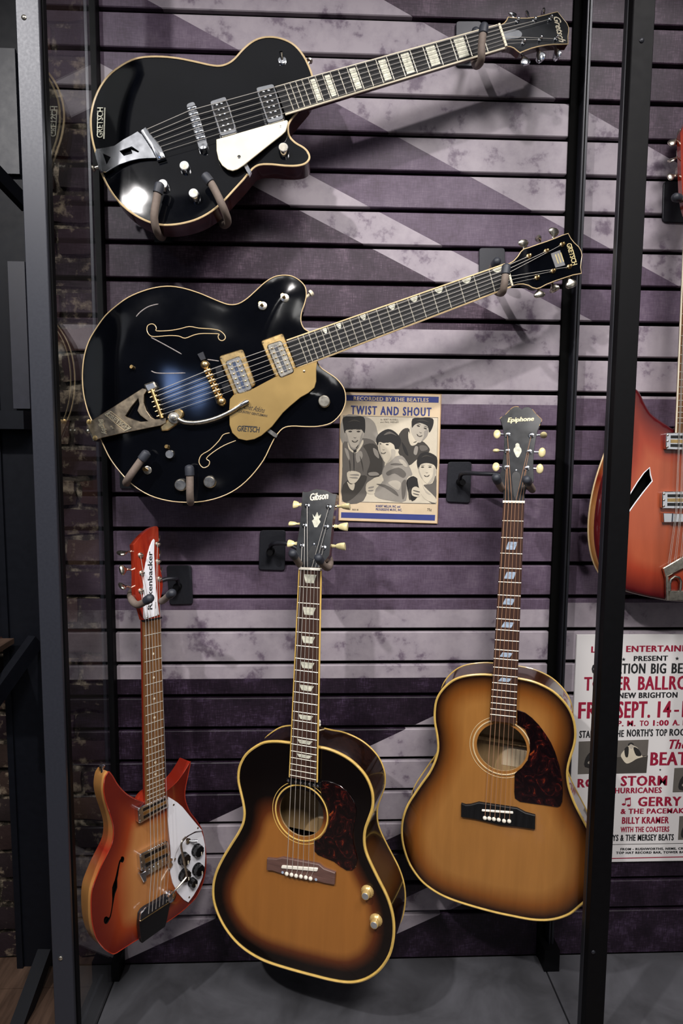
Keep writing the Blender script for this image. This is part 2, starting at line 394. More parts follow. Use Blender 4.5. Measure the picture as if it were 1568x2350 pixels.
# ------------------------------------------------------------------ the setting
rnd = random.Random(7)
ZS = lambda n: CAM.z+(-n*.0762-CAM.z)*1.035             # groove heights on the slat wall
ZF = -2.1385                                            # case deck and room floor
def slat_mat(name, loc, sh):
    g = NT(name); v = g.coord(loc=(loc[0]+sh[0], loc[1], loc[2]+sh[1]))
    def half(p, q, t):
        a, b, c = [at(*s) for s in (p, q, t)]; n = Vector((-(b.z-a.z), 0, b.x-a.x)).normalized(); k = n.dot(a)
        if n.dot(c) < k: n = -n; k = -k
        nd = g.n('ShaderNodeVectorMath'); nd.operation = 'DOT_PRODUCT'; g.set(nd.inputs[0], v); nd.inputs[1].default_value = n
        return g.math('GREATER_THAN', nd.outputs['Value'], k)
    A = ((448, 60), (881, 297)); B = ((881, 0), (1271, 223)); D = ((896, 500), (1097, 607)); E_ = ((720, 500), (1151, 727))
    F_ = ((915, 1681), (556, 1850)); G = ((497, 2107), (920, 1913)); I = ((934, 2059), (974, 2040)); J = ((916, 2141), (1000, 2103)); K = ((187, 2187), (225, 2197))
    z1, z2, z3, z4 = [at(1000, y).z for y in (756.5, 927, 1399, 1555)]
    sep = g.n('ShaderNodeSeparateXYZ'); g.set(sep.inputs[0], v); zz = sep.outputs[2]
    gt = lambda z: g.math('GREATER_THAN', zz, z); lt = lambda z: g.math('LESS_THAN', zz, z)
    mul = lambda *a: a[0] if len(a) == 1 else g.math('MULTIPLY', a[0], mul(*a[1:])); mx = lambda *a: a[0] if len(a) == 1 else g.math('MAXIMUM', a[0], mx(*a[1:]))
    light = mx(mul(half(*A, (1000, 200)), half(*B, (900, 200)), gt(z1)), mul(half(*D, (900, 560)), half(*E_, (900, 560)), gt(z1)),
               mul(lt(z1), gt(z2)), mul(lt(z3), gt(z4)), mul(half(*F_, (900, 1800)), half(*G, (900, 1800)), half(*K, (300, 2100)), lt(z4)),
               mul(half(*I, (974, 2090)), half(*J, (974, 2080)), lt(z4)))
    stripe = mx(mul(half(*A, (700, 400)), half(*D, (900, 400)), gt(z1)), mul(lt(z2), gt(z3)))
    n1 = g.noise(v, 16, 6, .62); n2 = g.noise(v, 55, 3, .6)
    vs = g.n('ShaderNodeMapping'); g.set(vs.inputs[0], v); vs.inputs['Scale'].default_value = (1, 1, .12); w1 = g.noise(vs.outputs[0], 420, 3, .6)
    vt = g.n('ShaderNodeMapping'); g.set(vt.inputs[0], v); vt.inputs['Scale'].default_value = (.12, 1, 1); w2 = g.noise(vt.outputs[0], 420, 3, .6)
    weave = g.math('MULTIPLY', w1, w2)
    blot = g.math('ADD', g.math('MULTIPLY', n1, .8), g.math('MULTIPLY', n2, .22))
    cl = g.ramp(blot, [(.43, srgb('9b9299')), (.56, srgb('90878f')), (.63, srgb('6b5f6c')), (.75, srgb('4e4050'))])
    dk = g.math('ADD', g.math('MULTIPLY', weave, .8), g.math('MULTIPLY', n1, .75), clamp=True)
    cd = g.ramp(dk, [(.44, srgb('2b1e2a')), (.60, srgb('3d2f3c')), (.78, srgb('604f5d'))])
    cs = g.ramp(dk, [(.40, srgb('473a47')), (.6, srgb('584a5b')), (.78, srgb('685b69'))])
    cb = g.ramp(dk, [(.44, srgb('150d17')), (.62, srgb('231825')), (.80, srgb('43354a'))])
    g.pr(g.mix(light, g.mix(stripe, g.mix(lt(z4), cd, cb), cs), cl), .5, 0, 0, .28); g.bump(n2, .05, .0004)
    return g.m

def slat_panel(xl, xr, label, sh, name='slatwall_panel'):
    loc = Vector((xl, YW+.014, ZF)); e = empty(name, loc, label, 'wall panel', 'horizontal slat panels on the back wall')
    m = slat_mat('printed_slat', loc, sh)
    w = xr-xl
    b = MB(); b.box((0, 0, 0), (w, .012, .21-ZF), M['groove']); b.build('backing_board', e)
    g = .0048; c = .0018
    zs = [(.195, ZS(-1)+g), (ZS(-1)-g, ZS(0)+g)]+[(ZS(k)-g, ZS(k+1)+g) for k in range(26)]+[(ZS(26)-g, ZF+.001)]
    for t, u in zs:
        if t-u < .01: continue
        t -= ZF; u -= ZF; y0, y1 = -.001, -.014
        pr = [(y0, t), (y1+c, t), (y1, t-c), (y1, u+c), (y1+c, u), (y0, u)]
        b = MB(); b.add([(x, y, z) for x in (0, w) for y, z in pr], [tuple(range(5, -1, -1)), tuple(range(6, 12))]+[(i, (i+1) % 6, 6+(i+1) % 6, 6+i) for i in range(6)], m)
        b.build('slat', e, smooth=0)
XL, XR, X2 = at(258.5, 1175).x, at(1270, 1175).x, at(1309, 1175).x
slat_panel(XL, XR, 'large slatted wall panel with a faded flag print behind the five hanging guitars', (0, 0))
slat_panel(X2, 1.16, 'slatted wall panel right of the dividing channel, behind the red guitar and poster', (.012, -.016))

# brick wall behind and left of the case
YB = YW+.03
g = NT('old_mortar'); v = g.coord(); n = g.noise(v, 30, 6, .65); 
g.pr(g.ramp(n, [(.35, srgb('14110f')), (.5, srgb('2c2721')), (.66, srgb('8a7d6d'))]), .95, 0, 0, .1); g.bump(n, 1, .008); M['mortar'] = g.m
g = NT('old_brick'); v = g.coord(); n = g.noise(v, 22, 6, .65); oi = g.n('ShaderNodeObjectInfo')
c1 = g.ramp(oi.outputs['Random'], [(0, srgb('120e0c')), (.35, srgb('20161a')), (.6, srgb('301c17')), (.8, srgb('1b1718')), (1, srgb('3c2b22'))])
g.pr(g.mix(g.ramp(n, [(.55, (0, 0, 0, 1)), (.68, (1, 1, 1, 1))]), c1, srgb('756757')), .9, 0, 0, .15); g.bump(n, .8, .005); M['brick'] = g.m
g = NT('oak_floor'); v = g.coord((1, .12, 1)); n = g.noise(v, 40, 5, .6); g.pr(g.ramp(n, [(.3, srgb('2a1f19')), (.7, srgb('5a463a'))]), .4, 0, .2); M['oak'] = g.m
g = NT('grey_deck'); v = g.coord(); n = g.noise(v, 7, 6, .6, .6); n2 = g.noise(v, 140, 2)
g.pr(g.ramp(n, [(.3, srgb('37373a')), (.7, srgb('55555a'))]), g.math('MULTIPLY_ADD', n2, .15, .42), 0, 0, .4); g.bump(n2, .06, .0005); M['deck'] = g.m

wall = empty('wall_back', (-1.6, YB, ZF), kind='structure')
b = MB()
xs = [i*.05 for i in range(25)]; zs = [i*.05 for i in range(47)]
vs = [(x, (.004*rnd.random() if 0 < i else 0), z) for i, x in enumerate(xs) for z in zs]
b.add(vs, [(i*47+j, (i+1)*47+j, (i+1)*47+j+1, i*47+j+1) for i in range(24) for j in range(46)], M['mortar'])
b.box((1.2, 0, 0), (3.3, .02, 2.3), M['groove']); b.build('mortar_bed', wall)
bh = .0665
for row in range(33):
    x = .20+(.105 if row % 2 else 0)
    z0 = row*.0695+.003
    while x < 1.13:
        bw = .195+rnd.uniform(-.012, .008); hh = bh-rnd.uniform(.009, .017); j = lambda a=.0035: rnd.uniform(-a, a)
        nx, nz = 5, 3; d = -.010+j(.004); b = MB()
        gr = [[Vector((x+bw*i/nx+j(), d+j(.0015)+(.004 if i in (0, nx) or k in (0, nz) else 0), z0+.005+hh*k/nz+j())) for k in range(nz+1)] for i in range(nx+1)]
        fv = [p for c_ in gr for p in c_]; q = nz+1
        fs = [(i*q+k, (i+1)*q+k, (i+1)*q+k+1, i*q+k+1) for i in range(nx) for k in range(nz)]
        loop = [i*q for i in range(nx+1)]+[nx*q+k for k in range(1, nz+1)]+[i*q+nz for i in range(nx-1, -1, -1)]+[k for k in range(nz-1, 0, -1)]
        bk = [Vector((fv[i].x, .006, fv[i].z)) for i in loop]; n0 = len(fv)
        fs += [(loop[i], n0+i, n0+(i+1) % len(loop), loop[(i+1) % len(loop)]) for i in range(len(loop))]
        b.add(fv+bk, fs, M['brick']); b.build('brick', wall, smooth=60); x += bw+rnd.uniform(.008, .014)
b = MB(); b.box((-1.7, YB, ZF-.03), (1.7, -2.6, ZF-.006), M['groove']); 
fl = empty('floor', (-1.7, -2.6, ZF-.03), kind='structure')
b = MB(); b.box((0, 0, 0), (3.4, 2.7, .012), M['groove']); b.build('subfloor', fl)
for k in range(28):
    b = MB(); y = 2.68-k*.095
    b.box((0, y-.0935, .012), (1.18 if y > 2.34 else 3.4, y, .03), M['oak']); b.build('floorboard', fl, smooth=0)

# ------------------------------------------------------------------ display case
case = empty('display_case', (-.4925, YF, ZF), 'black steel framed display case with side glass holding the hanging guitars', 'display case')
CL = case.location.copy()
def part(b, name, parent=case, **k):
    b.v = [tuple(Vector(p)-CL) for p in b.v]; return b.build(name, parent, **k)
TOP = .20
def chamf(b, x0, x1, y0, y1, z0, z1, m, c=.0012):
    out = [(x0+c, y0), (x1-c, y0), (x1, y0+c), (x1, y1), (x0, y1), (x0, y0+c)]
    vs = [(x, y, z) for z in (z0, z1) for x, y in out]; b.add(vs, [tuple(range(5, -1, -1)), tuple(range(6, 12))]+[(i, (i+1) % 6, 6+(i+1) % 6, 6+i) for i in range(6)], m)
fl0, fl1, fl2 = [at(x, 1175, YF).x for x in (80, 130, 142)]
b = MB(); chamf(b, fl0, fl1, YF, YF+.008, ZF-.005, TOP, M['grey_steel']); part(b, 'front_post', smooth=0)
b = MB(); b.box((fl0+.004, YF+.008, ZF), (fl1-.002, YF+.014, TOP), M['groove']); chamf(b, fl0+.002, fl1+.0012, YF+.014, YF+.028, ZF-.005, TOP, M['black_steel2']); part(b, 'post_rebate', smooth=0)
fr0, fr1, fr2, fr3 = [at(x, 1175, YF).x for x in (1382, 1395.5, 1399, 1446)]
b = MB(); chamf(b, fr2, fr3, YF, YF+.018, ZF-.005, TOP, M['black_steel2']); part(b, 'front_post', smooth=0)
b = MB(); chamf(b, fr2-.0012, fr3-.004, YF+.018, YF+.031, ZF-.005, TOP, M['black_steel']); part(b, 'post_rebate', smooth=0)
bl0, bl1 = at(238, 1175).x, XL-.0005
b = MB(); chamf(b, bl0, bl1, YW-.022, YW+.03, ZF, TOP, M['black_steel2']); chamf(b, bl0-.004, bl0+.004, YW-.026, YW-.005, ZF, TOP, M['black_steel']); part(b, 'back_post', smooth=0)
bd0, bd1, bd2, bd3 = XR+.0005, at(1289, 1175).x, at(1301, 1175).x, X2-.0005
b = MB(); b.box((bd0, YW-.006, ZF-.0), (bd3, YW+.03, TOP), M['groove']); chamf(b, bd1, bd2, YW-.03, YW-.006, ZF, TOP, M['black_steel'])
chamf(b, bd1+.004, bd1+.0065, YW-.032, YW-.03, ZF, TOP, M['black_steel2']); part(b, 'divider_channel', smooth=0)
b = MB(); b.box((bd0+.002, YW-.05, ZF), (bd3, YW-.006, ZF+.055), M['black_steel2']); part(b, 'channel_foot', smooth=0)
# deck and rails
sx = atz(1243, 2203, ZF).x; dxl = atz(276, 2216, ZF).x
b = MB(); b.box((dxl, YW-.001, ZF-.02), (sx-.002, YF+.02, ZF), M['deck']); part(b, 'deck_panel', smooth=0)
b = MB(); b.box((sx+.002, YW-.001, ZF-.02), (1.18, YF+.02, ZF), M['deck']); part(b, 'deck_panel', smooth=0)
b = MB(); b.box((dxl-.045, YW-.03, ZF-.005), (dxl-.001, YF+.042, ZF+.012), M['black_steel2']); b.box((dxl-.03, YW-.03, ZF+.012), (dxl-.024, YF+.042, ZF+.02), M['black_steel']); part(b, 'side_rail', smooth=0)
b = MB(); b.box((dxl-.05, YW-.05, ZF-.004), (dxl+.012, YW-.004, ZF+.05), M['black_steel2']); part(b, 'rail_foot', smooth=0)
b = MB(); b.box((fl1+.002, YF+.0, ZF-.045), (fr2-.002, YF+.02, ZF+.0), M['black_steel']); part(b, 'front_rail', smooth=0)
b = MB(); b.box((fl0, YF+.1, TOP), (1.18, YW+.02, TOP+.03), M['black_steel2']); part(b, 'canopy', smooth=0)  # unseen case top, added to shade the uppermost slats
for i, (x, y) in enumerate([(55, 40), (1473, 93), (1362, 2185), (139, 2199)]):
    p = at(x, y, YF); b = MB(); b.lathe(p+Vector((0, .001, 0)), (0, -1, 0), [(.0042, 0), (.0042, .0018), (.003, .003), (.0005, .0036)], M['nickel'] if i in (0, 3) else M['black_steel'], 12); part(b, 'screw')
# side glass
g = NT('clear_glass'); fr_ = g.n('ShaderNodeFresnel'); ge = g.n('ShaderNodeNewGeometry'); g.set(fr_.inputs[0], g.math('MULTIPLY_ADD', ge.outputs['Backfacing'], 1/1.6-1.6, 1.6))
tr = g.n('ShaderNodeBsdfTransparent'); tr.inputs[0].default_value = (.93, .95, .95, 1); gl = g.n('ShaderNodeBsdfGlossy'); gl.inputs['Roughness'].default_value = .0
gl.inputs['Color'].default_value = (1, 1, 1, 1)
mx = g.n('ShaderNodeMixShader'); g.t.links.new(fr_.outputs[0], mx.inputs[0]); g.t.links.new(tr.outputs[0], mx.inputs[1]); g.t.links.new(gl.outputs[0], mx.inputs[2]); g.t.links.new(mx.outputs[0], g.out.inputs[0]); M['glass'] = g.m
b = MB(); b.box((-.4955, YF+.03, ZF+.013), (-.4915, YW-.02, TOP), M['glass']); part(b, 'glass_pane', smooth=0)

# neighbouring black steel unit at far left
un = empty('steel_rack', (-.80, -.02, ZF), 'dark blue-black steel rack seen at the left edge beside the display case', 'rack')
UL = un.location.copy()
def upart(b, name, **k): b.v = [tuple(Vector(p)-UL) for p in b.v]; return b.build(name, un, smooth=0)
uy = YB-.03
x0, x1 = at(27, 1700, uy).x, at(112, 1700, uy).x
b = MB(); b.box((x0, uy, ZF), (x1, uy+.012, TOP), mat('blue_black_steel', '04060d', .5, spec=.3)); upart(b, 'upright')
b = MB(); b.box((x0-.008, uy-.006, ZF), (x0+.006, uy, TOP), M['rack']); upart(b, 'upright_flange')
p0, p1 = at(-60, 942, uy-.05), at(60, 985, uy-.05); b = MB(); b.box((p0.x, uy-.06, p1.z), (p1.x, uy-.01, p0.z), M['rack']); upart(b, 'cross_beam')
def beam(a, c, w, h, m, name):
    a = Vector(a); c = Vector(c); t = (c-a).normalized(); s = t.cross(Vector((0, 0, 1))).normalized(); u = s.cross(t); b = MB()
    vs = [p+s*i*w/2+u*j*h/2 for p in (a, c) for i, j in ((-1, -1), (1, -1), (1, 1), (-1, 1))]
    b.add(vs, [(3, 2, 1, 0), (4, 5, 6, 7)]+[(i, (i+1) % 4, 4+(i+1) % 4, 4+i) for i in range(4)], m); upart(b, name)
beam(at(82, 1470, uy-.02), at(-40, 1640, uy-.16), .02, .035, M['rack'], 'shelf_arm')
beam(at(60, 470, uy-.02), at(-20, 385, uy-.12), .015, .03, M['rack'], 'shelf_arm')
beam(at(105, 2185, uy-.03), at(20, 2420, uy-.2), .03, .03, M['rack'], 'lower_rail')
b = MB(); q = [at(-60, 1468, uy-.03), at(27, 1466, uy-.03)]
b.box((q[0].x, uy-.02, q[0].z-.012), (q[1].x, uy-.18, q[0].z), M['oak']); upart(b, 'wood_shelf')
q = [at(-70, -60, uy), at(x0 and 60, 1462, uy)]; b = MB(); b.box((q[0].x, uy+.002, q[1].z), (q[1].x, uy+.010, TOP), mat('blue_black_steel', '04060d')); upart(b, 'rear_panel')
q = [at(-40, 110, uy-.01), at(46, 400, uy-.01)]; b = MB(); b.box((q[0].x, uy-.004, q[1].z), (q[1].x, uy-.012, q[0].z), mat('blue_grey_sheet', '10131d', .5)); upart(b, 'back_sheet')
q = [at(18, 600, uy-.01), at(70, 938, uy-.01)]; b = MB(); b.box((q[0].x, uy-.004, q[1].z), (q[1].x, uy-.012, q[0].z), mat('grey_sheet', '191a24', .5)); upart(b, 'back_sheet')

# ------------------------------------------------------------------ sheet music
S = Z(760, 880, 5.807); SP = lambda *p: [WALL.px(x, y, .004) for x, y in S(*p)]
q = SP((122, 112), (1472, 142), (1420, 1868), (100, 1826))
sheet = empty('sheet_music', WALL.to(*q[3]), 'aged sheet music with blue title bands above a photo of four men', 'sheet music')
SL = sheet.location.copy()
class PB(MB):
    def build(s, name, parent=None, **k): s.v = [tuple(Vector(p)-SL) for p in s.v]; return MB.build(s, name, parent, **k)
b = PB(); b.prism(WALL, roundquad(q, .02, 3), .0008, .0040, M['paper']); b.build('cover_paper', sheet, smooth=0)
def flat(lst, m, h, name=None, b=None, spl=0):
    own = b is None; b = b or PB()
    p = SP(*lst); p = spline(p, 3) if spl else p
    b.prism(WALL, p, .0039, h, m)
    if own: b.build(name, sheet, smooth=0)
eb = PB(); e2 = offset(ccw(q), -.0035); eb.prism(WALL, ccw(q), .0039, .00412, M['paper_edge'], holes=[offset(ccw(q), -.0022)]); eb.build('browned_edge', sheet, smooth=0)
flat([(130, 152), (1437, 178), (1433, 257), (130, 227)], M['blueink'], .0043, 'blue_band')
flat([(135, 1716), (1388, 1752), (1383, 1828), (133, 1789)], M['blueink'], .0043, 'blue_band')
ph = PB(); L_ = lambda g_, h, lst, s=1: flat(lst, M[g_], .0042+h*.00006, None, ph, s)
L_('g2', 0, [(158, 428), (1427, 453), (1400, 1608), (143, 1577)], 0)
L_('g6', 1, [(162, 433), (1423, 459), (1396, 1600), (148, 1572)], 0)
L_('g4', 2, [(162, 440), (430, 437), (560, 500), (612, 620), (600, 780), (160, 820)])
L_('g3', 3, [(160, 800), (240, 775), (420, 730), (560, 760), (640, 870), (710, 1000), (690, 1200), (520, 1300), (430, 1565), (152, 1565), (156, 1100)])
L_('g2', 4, [(430, 830), (560, 800), (660, 900), (690, 1100), (640, 1240), (480, 1220), (520, 1050), (470, 900)])
L_('g2', 4, [(160, 1350), (330, 1240), (480, 1240), (400, 1420), (250, 1560), (155, 1565)])
L_('g5', 5, [(185, 600), (195, 720), (240, 815), (310, 880), (375, 835), (415, 740), (442, 610), (320, 560)])
L_('g1', 6, [(165, 450), (300, 440), (435, 447), (457, 560), (448, 660), (425, 640), (395, 610), (300, 612), (205, 620), (182, 665), (162, 560)])
L_('g6', 6, [(222, 780), (255, 860), (310, 900), (365, 860), (420, 750), (428, 800), (360, 910), (300, 925), (235, 870)])
L_('g1', 7, [(298, 880), (338, 885), (335, 915), (305, 922)])
L_('g1', 7, [(294, 925), (302, 925), (312, 1050), (310, 1160), (302, 1160), (298, 1040)])
L_('g6', 7, [(212, 1190), (300, 1165), (392, 1200), (370, 1270), (310, 1330), (240, 1315)])
L_('g6', 7, [(213, 1310), (250, 1400), (298, 1420), (315, 1335), (262, 1345)])
L_('g2', 4, [(890, 720), (960, 610), (1045, 610), (1060, 780), (1200, 760), (1310, 860), (1290, 930), (1160, 1000), (1035, 1095), (950, 1000), (890, 900)])
L_('g5', 5, [(1072, 560), (1180, 515), (1302, 580), (1290, 680), (1235, 755), (1160, 790), (1095, 710), (1060, 620)])
L_('g1', 6, [(1085, 470), (1200, 458), (1352, 465), (1360, 560), (1310, 655), (1285, 570), (1180, 525), (1110, 555), (1078, 590)])
L_('g6', 6, [(1033, 640), (1058, 690), (1100, 790), (1165, 765), (1130, 815), (1065, 825), (1030, 730)])
L_('g4', 8, [(730, 1080), (880, 965), (980, 995), (1085, 1210), (1015, 1260), (1000, 1560), (780, 1560), (585, 1500), (590, 1340), (700, 1300), (680, 1200)])
L_('g3', 9, [(740, 1180), (900, 1120), (1000, 1200), (960, 1260), (850, 1200), (760, 1230)])
L_('g6', 10, [(630, 790), (720, 780), (840, 790), (862, 880), (905, 880), (860, 970), (745, 1065), (692, 1015), (650, 940), (628, 870)])
L_('g1', 11, [(600, 740), (650, 660), (760, 607), (860, 650), (932, 750), (908, 850), (855, 875), (838, 820), (780, 785), (700, 795), (640, 775), (622, 830)])
L_('g6', 10, [(468, 1345), (530, 1290), (600, 1258), (690, 1295), (600, 1400), (570, 1470), (475, 1455)])
L_('g1', 8, [(1010, 1290), (1100, 1235), (1185, 1320), (1185, 1460), (1080, 1570), (1020, 1420)])
L_('g3', 9, [(1398, 1230), (1350, 1330), (1240, 1350), (1200, 1400), (1270, 1540), (1392, 1590)])
L_('g6', 10, [(1200, 1290), (1240, 1370), (1390, 1520), (1390, 1590), (1250, 1540), (1180, 1420), (1150, 1250)])
L_('g6', 11, [(1165, 1100), (1260, 1050), (1370, 1085), (1402, 1170), (1380, 1250), (1330, 1325), (1270, 1330), (1200, 1250), (1165, 1170)])
L_('g1', 12, [(1150, 1000), (1200, 930), (1290, 915), (1400, 970), (1417, 1050), (1405, 1145), (1370, 1085), (1270, 1060), (1190, 1085), (1170, 1155), (1145, 1080)])
L_('g6', 11, [(1080, 1400), (1140, 1375), (1205, 1440), (1170, 1510), (1080, 1490)])
for fx, fy, sc, tl in ((318, 640, 1, 0), (705, 810, .9, .1), (1215, 585, .9, .35), (1275, 1115, .9, 0)):
    rt = lambda dx, dy: (fx+sc*(dx*math.cos(tl)-dy*math.sin(tl)), fy+sc*(dx*math.sin(tl)+dy*math.cos(tl)))
    for ex in (-62, 48):
        L_('g2', 14, [rt(ex-26, 0), rt(ex, -12), rt(ex+26, 0), rt(ex, 10)]); L_('g2', 14, [rt(ex-34, -24), rt(ex, -34), rt(ex+34, -24), rt(ex, -27)])
    L_('g3', 14, [rt(-18, 75), rt(2, 82), rt(22, 75), rt(2, 90)]); L_('g2', 14, [rt(-42, 118), rt(0, 128), rt(44, 112), rt(20, 142), rt(-22, 142)]); L_('g6', 15, [rt(-26, 125), rt(0, 131), rt(30, 122), rt(0, 137)])
for g_, h_, l_ in (('g4', 8, [(188, 640), (205, 740), (245, 820), (262, 835), (235, 760), (215, 680)]), ('g4', 8, [(395, 700), (430, 640), (405, 780), (360, 850), (330, 865), (375, 790)]), ('g4', 8, [(240, 820), (310, 860), (365, 815), (350, 850), (310, 885), (262, 855)]),
     ('g5', 12, [(800, 880), (855, 890), (850, 970), (780, 1035), (745, 1055), (800, 970)]), ('g5', 12, [(632, 800), (650, 800), (668, 930), (700, 1010), (655, 950)]), ('g4', 8, [(1240, 640), (1290, 620), (1285, 690), (1235, 750), (1200, 775), (1240, 700)]), ('g5', 13, [(1370, 1110), (1398, 1170), (1375, 1250), (1330, 1320), (1290, 1325), (1350, 1240)]), ('g5', 13, [(1170, 1110), (1185, 1180), (1220, 1265), (1195, 1240), (1166, 1165)]),
     ('g2', 7, [(240, 1000), (262, 1080), (258, 1180), (245, 1100)]), ('g2', 7, [(380, 960), (420, 1060), (430, 1180), (412, 1100)]), ('g4', 6, [(180, 860), (230, 900), (250, 1040), (205, 960)]), ('g4', 6, [(330, 940), (400, 900), (420, 980), (350, 1060)]), ('g4', 6, [(560, 860), (620, 900), (640, 1000), (580, 950)]), ('g4', 6, [(500, 1190), (600, 1180), (640, 1220), (520, 1230)]),
     ('g3', 10, [(600, 1340), (720, 1350), (850, 1420), (900, 1500), (840, 1470), (720, 1390)]), ('g3', 10, [(790, 1080), (860, 1060), (960, 1080), (880, 1090)]), ('g5', 10, [(760, 1320), (860, 1290), (930, 1330), (900, 1420), (820, 1380)]), ('g3', 10, [(940, 1330), (1000, 1290), (990, 1480), (950, 1540)]), ('g5', 10, [(900, 1020), (960, 1020), (1020, 1100), (980, 1110)]),
     ('g3', 6, [(1180, 830), (1260, 830), (1290, 880), (1200, 900)]), ('g1', 6, [(940, 780), (1000, 860), (1030, 960), (980, 920)]), ('g4', 6, [(1120, 840), (1160, 850), (1140, 950), (1100, 930)]),
     ('g4', 12, [(250, 1215), (345, 1205), (375, 1225), (300, 1225)]), ('g4', 12, [(245, 1250), (330, 1245), (360, 1262), (290, 1262)]), ('g4', 12, [(505, 1380), (570, 1370), (560, 1390), (500, 1400)]), ('g4', 12, [(500, 1420), (565, 1415), (550, 1435), (500, 1435)]), ('g3', 12, [(1100, 1420), (1180, 1440), (1170, 1452), (1100, 1432)]), ('g3', 12, [(1098, 1460), (1170, 1478), (1160, 1490), (1100, 1472)]),
     ('g3', 13, [(700, 690), (780, 640), (880, 700), (800, 670)]), ('g2', 13, [(1200, 990), (1270, 950), (1360, 990), (1280, 970)]), ('g2', 8, [(220, 520), (310, 480), (400, 520), (310, 500)]), ('g2', 8, [(1130, 500), (1220, 480), (1310, 520), (1220, 500)]), ('g2', 10, [(1030, 1440), (1060, 1400), (1060, 1540), (1040, 1540)]), ('g5', 11, [(1210, 1320), (1240, 1400), (1330, 1480), (1260, 1450)])):
    L_(g_, h_+4, l_)
ph.build('cover_photo', sheet, smooth=0)
SO = Matrix.Translation(SL)
class SPl(Plane):
    def to(s, a, b, h=0): return Plane.to(s, a, b, h)-SL
SPL = SPl(Matrix.Identity(4), (0, YW, 0), (1, 0, 0), (0, 0, 1))
def stext(t, x0, y0, x1, y1, cap, m, **k):
    k.setdefault('sp', 1.15)
    (x0, y0), (x1, y1) = S((x0, y0), (x1, y1)); wtext(t, x0, y0, x1, y1, cap/5.807, m, sheet, h=.0043, pl=SPL, **k)
stext('RECORDED BY THE BEATLES', 302, 223, 1298, 246, 50, M['paper'], bold=.03)
stext('TWIST AND SHOUT', 266, 406, 1332, 434, 112, M['blueink'], bold=.035, sp=1.25)
stext('by BERT RUSSELL', 662, 490, 897, 492, 20, M['g2']); stext('and PHIL MEDLEY', 658, 524, 902, 526, 20, M['g2'])
stext('ROBERT MELLIN, INC. and', 598, 1648, 920, 1655, 30, M['blueink'], bold=.015); stext('PROGRESSIVE MUSIC, INC.', 598, 1691, 945, 1700, 30, M['blueink'], bold=.015)
stext('75\u00a2', 1283, 1697, 1338, 1699, 34, M['g1']); stext('05318', 283, 1690, 362, 1692, 20, M['g1'])

# ------------------------------------------------------------------ concert poster
T = Z(1280, 1420, 4.052)
tl = WALL.px(1325, 1457, .006); br = WALL.px(1395, 1978.5, .006)
PX0, PX1, PZ0, PZ1 = tl[0], tl[0]+.405, br[1], tl[1]
poster = empty('concert_poster', (PX0, YW, PZ0), 'white letterpress concert poster in crimson and black, behind the right post', 'poster')
SL = poster.location.copy()
b = PB(); b.prism(WALL, [(PX0, PZ0), (PX1, PZ0), (PX1, PZ1), (PX0, PZ1)], .0008, .006, M['posterpaper'], bev=.0006); b.build('poster_board', poster, smooth=0)
TPL = SPl(Matrix.Identity(4), (0, YW, 0), (1, 0, 0), (0, 0, 1)); R_, K_ = M['redink'], M['blackink']
def pt(t, x0, y0, x1, cap, m, y1=None, bold=.035, **k):
    k.setdefault('sp', 1.12)
    y1 = y0-(x1-x0)*.012 if y1 is None else y1
    (a, c), (d, e) = T((x0, y0), (x1, y1)); wtext(t, a, c, d, e, cap/4.052, m, poster, h=.0062, pl=TPL, bold=bold, **k)
for a in [('LEACH', 315, 313, 580, 56, R_), ('ENTERTAINMENTS', 640, 308, 1452, 56, R_), ('PRESENT', 710, 392, 1022, 46, K_), ('OPERATION', 318, 512, 812, 92, K_), ('BIG', 870, 508, 1005, 92, K_), ('BEAT', 1062, 506, 1290, 92, K_),
          ('TOWER', 248, 666, 676, 124, R_), ('BALLROOM', 750, 660, 1400, 124, R_), ('NEW BRIGHTON', 568, 738, 1112, 50, K_), ('FRI.', 195, 926, 440, 150, R_), ('SEPT.', 556, 920, 855, 150, R_), ('14', 932, 916, 1048, 148, R_), ('-', 1088, 890, 1122, 110, R_), ('1962', 1160, 912, 1440, 148, R_),
          ('P. M.', 558, 998, 722, 50, R_), ('TO', 765, 995, 845, 48, R_), ('1:00', 890, 993, 1030, 50, R_), ('A. M.', 1070, 990, 1230, 50, R_), ('STARRING', 203, 1106, 470, 64, K_), ('THE', 512, 1098, 614, 62, K_), ("NORTH'S", 645, 1094, 885, 64, K_), ('TOP', 912, 1089, 1016, 62, K_), ('ROCK', 1042, 1086, 1230, 62, K_),
          ('BEATLES', 865, 1362, 1420, 120, R_), ('RORY', 188, 1567, 500, 78, R_), ('STORM', 590, 1553, 1012, 90, R_), ('HURRICANES', 533, 1622, 965, 50, R_), ('GERRY', 750, 1742, 1144, 84, R_), ('& THE PACEMAKERS', 588, 1813, 1292, 46, R_),
          ('BILLY KRAMER', 600, 1905, 1032, 60, R_), ('WITH THE COASTERS', 586, 1984, 1036, 48, R_), ('4 JAYS & THE MERSEY BEATS', 420, 2066, 1078, 56, K_), ('FROM - RUSHWORTHS, NEMS, CRANES', 585, 2152, 1260, 20, K_), ('TOP HAT RECORD BAR, TOWER BALLROOM', 545, 2186, 1330, 20, K_)]:
    pt(*a)
pt('The', 1040, 1208, 1200, 84, R_, shear=.3)
def pflat(lst, m, name, spl=0, h=.0063):
    b = PB(); p = [WALL.px(x, y, .006) for x, y in T(*lst)]; b.prism(WALL, spline(p, 3) if spl else p, .0058, h, m); b.build(name, poster, smooth=0)
def star(cx, cy, r): return [(cx+(r if i % 2 == 0 else r*.42)*math.sin(math.pi*i/5), cy-(r if i % 2 == 0 else r*.42)*math.cos(math.pi*i/5)) for i in range(10)]
